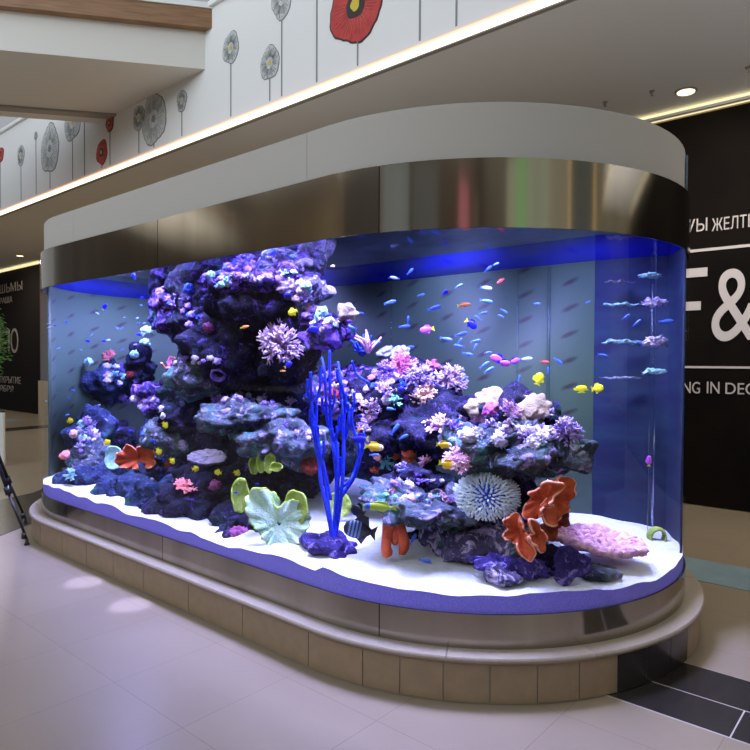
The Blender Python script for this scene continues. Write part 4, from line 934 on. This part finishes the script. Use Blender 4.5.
def downlight(px, py, label):
    P = onZ(px, py, 4.45); root = empty('downlight', P); tag(root, label, 'ceiling light')
    bm = bmesh.new(); tube(bm, [(0, 0, -.012), (0, 0, -.001)], [.105, .11], 28); link('ring', bm, M['trim'], root)
    bm = bmesh.new(); tube(bm, [(0, 0, -.018), (0, 0, -.0125)], [.085, .088], 28); link('lamp', bm, M['lamp'], root)
downlight(686, 91, 'round recessed ceiling downlight near the black hoarding, lit'); downlight(20, 255.5, 'small distant ceiling downlight above the far hoarding')
for px, py, lab in ((652, 91, 'small sprinkler on the ceiling left of the downlight'), (748, 67, 'small sprinkler on the ceiling at the right edge'), (605, 102, 'small sprinkler on the ceiling close behind the hood')):
    P = onZ(px, py, 4.45); bm = bmesh.new(); tube(bm, [(0, 0, 0), (0, 0, -.02), (0, 0, -.05)], [.03, .012, .012], 8); tube(bm, [(-.04, 0, -.035), (.04, 0, -.035)], .006, 5)
    o = link('sprinkler', bm, M['trim']); o.location = P - Vector((0, 0, .001)); tag(o, lab, 'sprinkler')
# bridge crossing to the upper wall (runs left and away)
bd = Vector((-.794, .607, 0)); bn = Vector((.607, .794, 0))      # along, away
A0 = Vector((4.95, 7.22, 0))
def bprism(name, o0, n0, n1, z0, z1, m, parent=None, length=22, ext=True):
    a = o0 + bn*n0; b = o0 + bn*n1
    # start on the wall plane X=4.95
    def onwall(p): return p + bd*((p.x-4.949)/.794)
    a0, b0 = onwall(a), onwall(b); bm = bmesh.new()
    prism(bm, [(a0.x, a0.y), (b0.x, b0.y), (b0.x+bd.x*length, b0.y+bd.y*length), (a0.x+bd.x*length, a0.y+bd.y*length)], z0, z1)
    return link(name, bm, m, parent)
br_ = bprism('ceiling_bridge', A0, 0, 2.35, 5.38, 5.98, M['bridge']); tag(br_, kind='structure')
bd1 = bprism('trim_7', A0, -.12, -.001, 5.86, 6.10, M['wood']); tag(bd1, kind='structure')
bd3 = bprism('trim_8', A0, -.14, .05, 6.101, 6.17, M['cap']); tag(bd3, kind='structure')
bd2 = bprism('trim_9', A0, 1.85, 2.02, 5.345, 5.379, M['trim']); tag(bd2, kind='structure')
# painted flower reliefs on the upper wall
XU = 4.95
PM = dict(red=mat('red_petals', (.42, .02, .02), .6, var=(.55, .04, .035), scale=9), white=mat('grey_white_petals', (.42, .44, .45), .6, var=(.60, .62, .62), scale=22), line=mat('grey_line', (.22, .23, .24), .6),
          black=mat('black_centre', (.015, .012, .01), .6), yellow=mat('yellow_centre', (.65, .50, .04), .6), shade=mat('petal_lines', (.26, .28, .29), .6), redline=mat('red_petal_lines', (.62, .16, .13), .6))
def flower(px, py, wy, hz, kind, label, pxs=None, seed=1):
    P = onX(px, py, XU); W_ = abs(onX(px-wy, py, XU).y - onX(px+wy, py, XU).y)/2; H_ = abs(onX(px, py-hz, XU).z - onX(px, py+hz, XU).z)/2
    root = empty('flower_relief', (XU, P.y, P.z)); tag(root, label, 'wall flower', 'poppy decorations on the upper wall')
    def disc(nm, m, k, x0, x1, wob, sd, cx=0, cz=0):
        bm = bmesh.new(); n = 56; pts = []
        for i in range(n):
            a = 2*PI*i/n; rr = k*(1 + wob*(.6*math.sin(3*a+sd) + .4*math.sin(5*a+sd*2) + .15*math.sin(17*a)))
            pts.append((cx + W_*rr*math.cos(a), cz + H_*rr*math.sin(a)))
        lo = [bm.verts.new((-x0, y, z)) for y, z in pts]; hi = [bm.verts.new((-x1, y, z)) for y, z in pts]
        bm.faces.new(lo); bm.faces.new(hi[::-1])
        for i in range(n): bm.faces.new((lo[i], hi[i], hi[(i+1) % n], lo[(i+1) % n]))
        bmesh.ops.recalc_face_normals(bm, faces=bm.faces); return link(nm, bm, m, root)
    red = kind == 'red'
    disc('outline', PM['black'] if red else PM['line'], 1.0, .001, .004, .09, seed); disc('petals', PM['red' if red else 'white'], .95 if W_ > .15 else .9, .0041, .008, .09, seed)
    bm = bmesh.new(); nl = 36 if W_ > .12 else 18; lw = .0035 if W_ > .12 else .0028
    for i in range(nl):
        a = 2*PI*i/nl + .05*math.sin(i*5); k0, k1 = .36, .80 + .1*math.sin(i*2.3)
        p0 = Vector((-.0095, W_*k0*math.cos(a), H_*k0*math.sin(a))); p1 = Vector((-.0095, W_*k1*math.cos(a), H_*k1*math.sin(a)))
        tube(bm, [p0, p1], lw, 4)
    link('petal_lines', bm, PM['redline' if red else 'shade'], root)
    if red: disc('dark_centre', PM['black'], .34, .0081, .013, .1, 3); disc('yellow_centre', PM['yellow'], .17, .0131, .017, .1, 1)
    else: disc('centre', PM['yellow'] if hz < 22 else PM['line'], .14, .0081, .013, .1, 2)
    # stem down to the cove light
    if pxs is None: pxs = px
    Q = onX(pxs, py, XU); bm = bmesh.new(); box(bm, (-.006, Q.y-P.y-.008, 4.63-P.z), (-.001, Q.y-P.y+.008, -H_*.8)); bmesh.ops.recalc_face_normals(bm, faces=bm.faces); link('stem', bm, PM['line'], root)
flower(356, 5, 26, 39, 'red', 'largest red poppy on the upper wall with black and yellow centre', 358, 2.0)
flower(282, -2, 10, 22, 'white', 'grey white flower cut by the top edge of the photo', seed=1)
flower(231, 48, 8, 16, 'white', 'grey white flower right next to the wooden beam end', seed=2)
flower(270, 63, 9.5, 17, 'white', 'grey white flower between the beam end and the largest red poppy', seed=3)
flower(154, 119, 12, 26, 'white', 'large grey flower in the shade under the bridge', seed=4); flower(139, 118, 6, 12.5, 'white', 'small grey flower left beside the large shaded one', seed=5)
flower(182, 101, 5, 11, 'white', 'small grey flower right of the large shaded one', seed=6); flower(110, 123, 4, 9, 'red', 'small red poppy under the bridge, upper of the two', seed=7)
flower(102, 152.5, 5.5, 12.5, 'red', 'small red poppy under the bridge, lower of the two', seed=8); flower(50, 149, 9, 24.5, 'white', 'large grey white flower on the bright wall beyond the bridge', seed=9)
flower(72.5, 122, 8, 19, 'white', 'grey white flower half hidden by the lower edge of the bridge', seed=10); flower(36, 136, 1.6, 4.5, 'white', 'tiniest grey flower bud on the wall beyond the bridge', seed=11)
flower(21, 155.5, 3.5, 10.5, 'white', 'small grey white flower near the left edge beyond the bridge', seed=12); flower(0.5, 155, 3.5, 7.5, 'red', 'small red poppy at the left edge of the photo', seed=13)
for px in (317, 420, 456.5, 528, 556.5, 84):
    P = onX(px, 20, XU); o = boxo('tall_stalk', (XU-.006, P.y-.009, 4.63), (XU-.001, P.y+.009, 6.11), PM['line']); tag(o, {317: 'bare grey stem line left of the largest red poppy', 420: 'bare grey stem line right of the largest red poppy', 456.5: 'second bare grey stem line right of the largest red poppy', 528: 'second last bare stem line at the right', 556.5: 'rightmost bare grey stem line on the upper wall', 84: 'bare grey stem line just left of the red poppies'}[px], 'stalk', 'bare stems on the upper wall')
# tripod at the left edge
foot = onZ(27, 545, 0); D = dist_at(foot); apex = onD(-30, 385, D)
tr = empty('tripod', foot); tag(tr, 'black camera tripod at the left edge beside the aquarium plinth', 'tripod')
def leg(f, a):
    bm = bmesh.new(); tube(bm, [f + UP*.045, f.lerp(a, .32)], [.011, .012], 8); tube(bm, [f.lerp(a, .32), a], .016, 8); o = link('leg', bm, M['plastic'], tr); return o
def loc_(p): return p - foot
legs = [foot, foot - RIGHT*.95 + FWD*.1, foot - RIGHT*.42 + FWD*.75]
for f in legs:
    leg(loc_(f), loc_(apex))
    bm = bmesh.new(); tube(bm, [loc_(f), loc_(f)+UP*.01, loc_(f)+UP*.03, loc_(f)+UP*.05], [.022, .022, .010, .016], 10); link('foot', bm, M['plastic'], tr)
    bm = bmesh.new(); k = loc_(f).lerp(loc_(apex), .34); tube(bm, [k-(loc_(apex)-loc_(f)).normalized()*.035, k+(loc_(apex)-loc_(f)).normalized()*.035], .026, 10); link('leg_clamp', bm, M['plastic'], tr)
    bm = bmesh.new(); k = loc_(f).lerp(loc_(apex), .055); tube(bm, [k-UP*.02, k+UP*.03], .02, 10); link('leg_clamp', bm, M['plastic'], tr)
bm = bmesh.new(); tube(bm, [loc_(apex)-UP*.3, loc_(apex)+UP*.25], .016, 10); link('centre_column', bm, M['plastic'], tr)
bm = bmesh.new(); box(bm, tuple(loc_(apex)+Vector((-.07, -.07, .2))), tuple(loc_(apex)+Vector((.07, .07, .26)))); link('head', bm, M['plastic'], tr)
# white board
b0 = onZ(3.5, 466, 0); 
bm = bmesh.new(); box(bm, (-1.2, 0, 0.0), (0, .05, .80)); bmesh.ops.recalc_face_normals(bm, faces=bm.faces); o = link('low_panel', bm, M['cap']); o.location = b0; o.rotation_euler = (0, 0, -YAW); tag(o, 'white low panel standing at the left edge of the photo', 'panel')
# potted tree at the left edge
tp = onD(-10, 412, 14.5); tp.z = 0; tree = empty('potted_tree', tp); tag(tree, 'green potted tree at the left edge in front of the far hoarding', 'plant')
bm = bmesh.new(); tube(bm, [(0, 0, 0), (0, 0, .45)], [.22, .30], 20); link('pot', bm, M['plastic'], tree)
bm = bmesh.new(); tube(bm, [(0, 0, .45), (.03, 0, 1.1), (0, .04, 1.7)], [.035, .03, .02], 8); link('trunk', bm, M['wood'], tree)
bm = bmesh.new(); rg = random.Random(4)
for i in range(900):
    d = Vector((rg.gauss(0, 1), rg.gauss(0, 1), rg.gauss(0, 1))).normalized()*rg.random()**.4; c = Vector((0, 0, 2.0)) + Vector((d.x*.42, d.y*.42, d.z*.85))
    u = Vector((rg.uniform(-1, 1), rg.uniform(-1, 1), rg.uniform(-.8, .5))).normalized(); v = u.orthogonal().normalized()
    q = [c, c+u*.05+v*.022, c+u*.11, c+u*.05-v*.022]; f = bm.faces.new([bm.verts.new(x) for x in q])
tag(link('foliage', bm, M['leaf'], tree), 'leafy green crown')
# hall walls seen only in reflections, plus glowing panels added for the steel
ow = boxo('wall_left', (-9.2, -8, 0), (-9, 34, 9), mat('brown_hall_wall', (.16, .12, .08), .6)); tag(ow, kind='structure')
bw = boxo('wall_back', (-9, -8.2, 0), (8.0, -8, 9), mat('grey_hall_wall', (.20, .18, .14), .6)); tag(bw, kind='structure')
for i, (x0, x1, col, st, nm) in enumerate(((-4.7, -3.6, (.55, .58, .42), .8, 'pale lit'), (-3.58, -2.3, (.35, .70, .30), .85, 'green lit'), (-2.28, -.1, (.58, .66, .52), .75, 'pale green lit'), (-.08, 1.7, (.60, .56, .42), .62, 'beige lit'), (1.86, 3.8, (.30, .36, .36), .35, 'dim grey'), (4.2, 4.86, (.50, .45, .30), .45, 'narrow olive lit'), (4.95, 7.6, (.50, .45, .30), .45, 'wide low olive lit'))):
    o = boxo('lit_storefront', (x0, -7.98, .012), (x1, -7.9, 6.2 if x0 < 4.9 else 4.4), mat('shop_light_%d' % i, (.02, .02, .02), .5, emit=col, estr=st)); tag(o, nm + ' storefront across the hall behind the viewer', 'storefront')  # glowing panels added to put streaks into the steel bands
for i, x0 in enumerate((1.72, 3.98)):
    o = boxo('amber_tube', (x0, -7.98, .012), (x0+.10, -7.86, 6.2), mat('amber_tube', (.1, .08, .02), .5, emit=(1, .72, .35), estr=1.6)); tag(o, ('first', 'second')[i] + ' tall amber light tube between storefronts behind the viewer', 'light tube')  # amber strips added for thin warm streaks in the steel
for i, (y0, y1, col, st, nm) in enumerate(((-7.6, -6.6, (.30, .22, .18), .5, 'dim brown'), (-6.1, -4.7, (.75, .25, .32), .75, 'rose lit'), (-2.2, .6, (.22, .23, .24), .5, 'dim grey'), (1.0, 3.2, (.38, .44, .50), .6, 'cool grey'), (4.5, 9, (.06, .045, .03), .5, 'nearly dark'), (10, 15, (.28, .20, .10), .5, 'dim amber'))):
    o = boxo('far_storefront', (-8.98, y0, .012), (-8.9, y1, 6.2), mat('front_%d' % i, (.03, .03, .03), .5, emit=col, estr=st)); tag(o, nm + ' storefront on the opposite side of the hall', 'storefront')  # more added panels, glowing only for the reflections
# ------------------------------------------------------------------ lights
def area(name, loc, target, sx, sy, power, col, spread=180):
    l = bpy.data.lights.new(name, 'AREA'); l.shape = 'RECTANGLE'; l.size = sx; l.size_y = sy; l.energy = power; l.color = col
    o = bpy.data.objects.new(name, l); C.objects.link(o); o.location = loc; o.rotation_euler = (Vector(target)-Vector(loc)).to_track_quat('-Z', 'Y').to_euler(); l.spread = math.radians(spread); return o
def spotl(name, loc, target, power, col, ang, blend=.5, rad=.05):
    l = bpy.data.lights.new(name, 'SPOT'); l.energy = power; l.color = col; l.spot_size = math.radians(ang); l.spot_blend = blend; l.shadow_soft_size = rad
    o = bpy.data.objects.new(name, l); C.objects.link(o); o.location = loc; o.rotation_euler = (Vector(target)-Vector(loc)).to_track_quat('-Z', 'Y').to_euler(); return o
area('atrium_skylight', (-6.5, 7, 11), (4.5, 7, 4.5), 7, 26, 950, (.84, .93, 1))
def trough(name, x0, x1, y0, y1, lab):  # added boxes that keep the fill lamps out of the glass reflections
    bm = bmesh.new()
    for a, b in (((x0, y0, 0), (x0+.04, y1, .95)), ((x1-.04, y0, 0), (x1, y1, .95)), ((x0+.04, y0, 0), (x1-.04, y0+.04, .95)), ((x0+.04, y1-.04, 0), (x1-.04, y1, .95)), ((x0+.04, y0+.04, 0), (x1-.04, y1-.04, .1))): box(bm, a, b)
    bmesh.ops.recalc_face_normals(bm, faces=bm.faces); return tag(link(name, bm, M['plastic']), lab, 'light trough')
trough('light_trough', -1.7, 5.7, -5.4, -3.6, 'long grey floor trough holding an uplight behind the viewer'); trough('light_trough', -5.9, -4.1, 2.8, 15.2, 'long grey floor trough holding an uplight across the hall')
area('bench_uplight', (2, -4.5, .15), (2, -4.5, 5), 7, 1.6, 750, (.95, .96, 1))  # added fill lamp to brighten the soffit
area('planter_uplight', (-5, 9, .15), (-5, 9, 5), 1.6, 12, 1500, (1, .97, .92))  # added fill lamp for the left soffit and the flower wall
area('upper_gallery_glow', (-8.7, 6, 9), (4.9, 6, 5.5), 26, 4, 1150, (.86, .94, 1))  # unseen fill lamp added to lift the upper wall
tk = (.34, .36, 1)
for i, (x, y, sy) in enumerate(((3.05, 2.1, .9), (2.98, 3.0, .9), (2.98, 4.0, .9), (2.98, 5.0, .9), (3.1, 5.9, .8), (3.5, 6.2, .7), (3.85, 1.8, .6), (3.75, 3.0, 1.2), (3.75, 4.9, 1.2), (3.7, 6.35, .6))):
    area('tank_lamp', (x, y, 2.70), (x+(.3 if x < 3.4 else -.2), y, 0), .6, sy, 50 if x < 3.4 else 34, tk, 90 if x < 3.4 else 140)
for i, (x, y) in enumerate(((3.0, 2.1), (2.75, 3.4), (2.75, 4.9), (3.4, 1.6))):
    area('tank_white_lamp', (x, y, 2.72), (x+.25, y, 0), .25, .5, 17, (.75, .80, 1), 110)
for y, t in ((4.5, 4.60), (3.9, 3.95)): spotl('tank_spill_lamp', (2.62, y, 2.70), (2.13, t, 0), 800, (.52, .52, 1), 6.5, .6, .02)  # spots added to imitate tank light refracted onto the floor
for y in (-1.5, 1.6, 5, 9, 14, 20): area('ceiling_lamp', (6.6, y, 4.42), (6.6, y, 0), .5, .5, 60, (1, .90, .76))  # fill lamps added because the floor right of the tank was too dark
w = bpy.data.worlds.new('world'); bpy.context.scene.world = w; w.use_nodes = True; w.node_tree.nodes['Background'].inputs[0].default_value = (.80, .83, .90, 1); w.node_tree.nodes['Background'].inputs[1].default_value = .45
sc = bpy.context.scene; sc.view_settings.view_transform = 'Standard'; sc.view_settings.look = 'None'; sc.view_settings.gamma = 1; sc.view_settings.exposure = 0
sc.cycles.max_bounces = 8; sc.cycles.transparent_max_bounces = 24; sc.cycles.sample_clamp_indirect = 4; sc.cycles.caustics_reflective = False; sc.cycles.caustics_refractive = False
sc.cycles.use_denoising = True
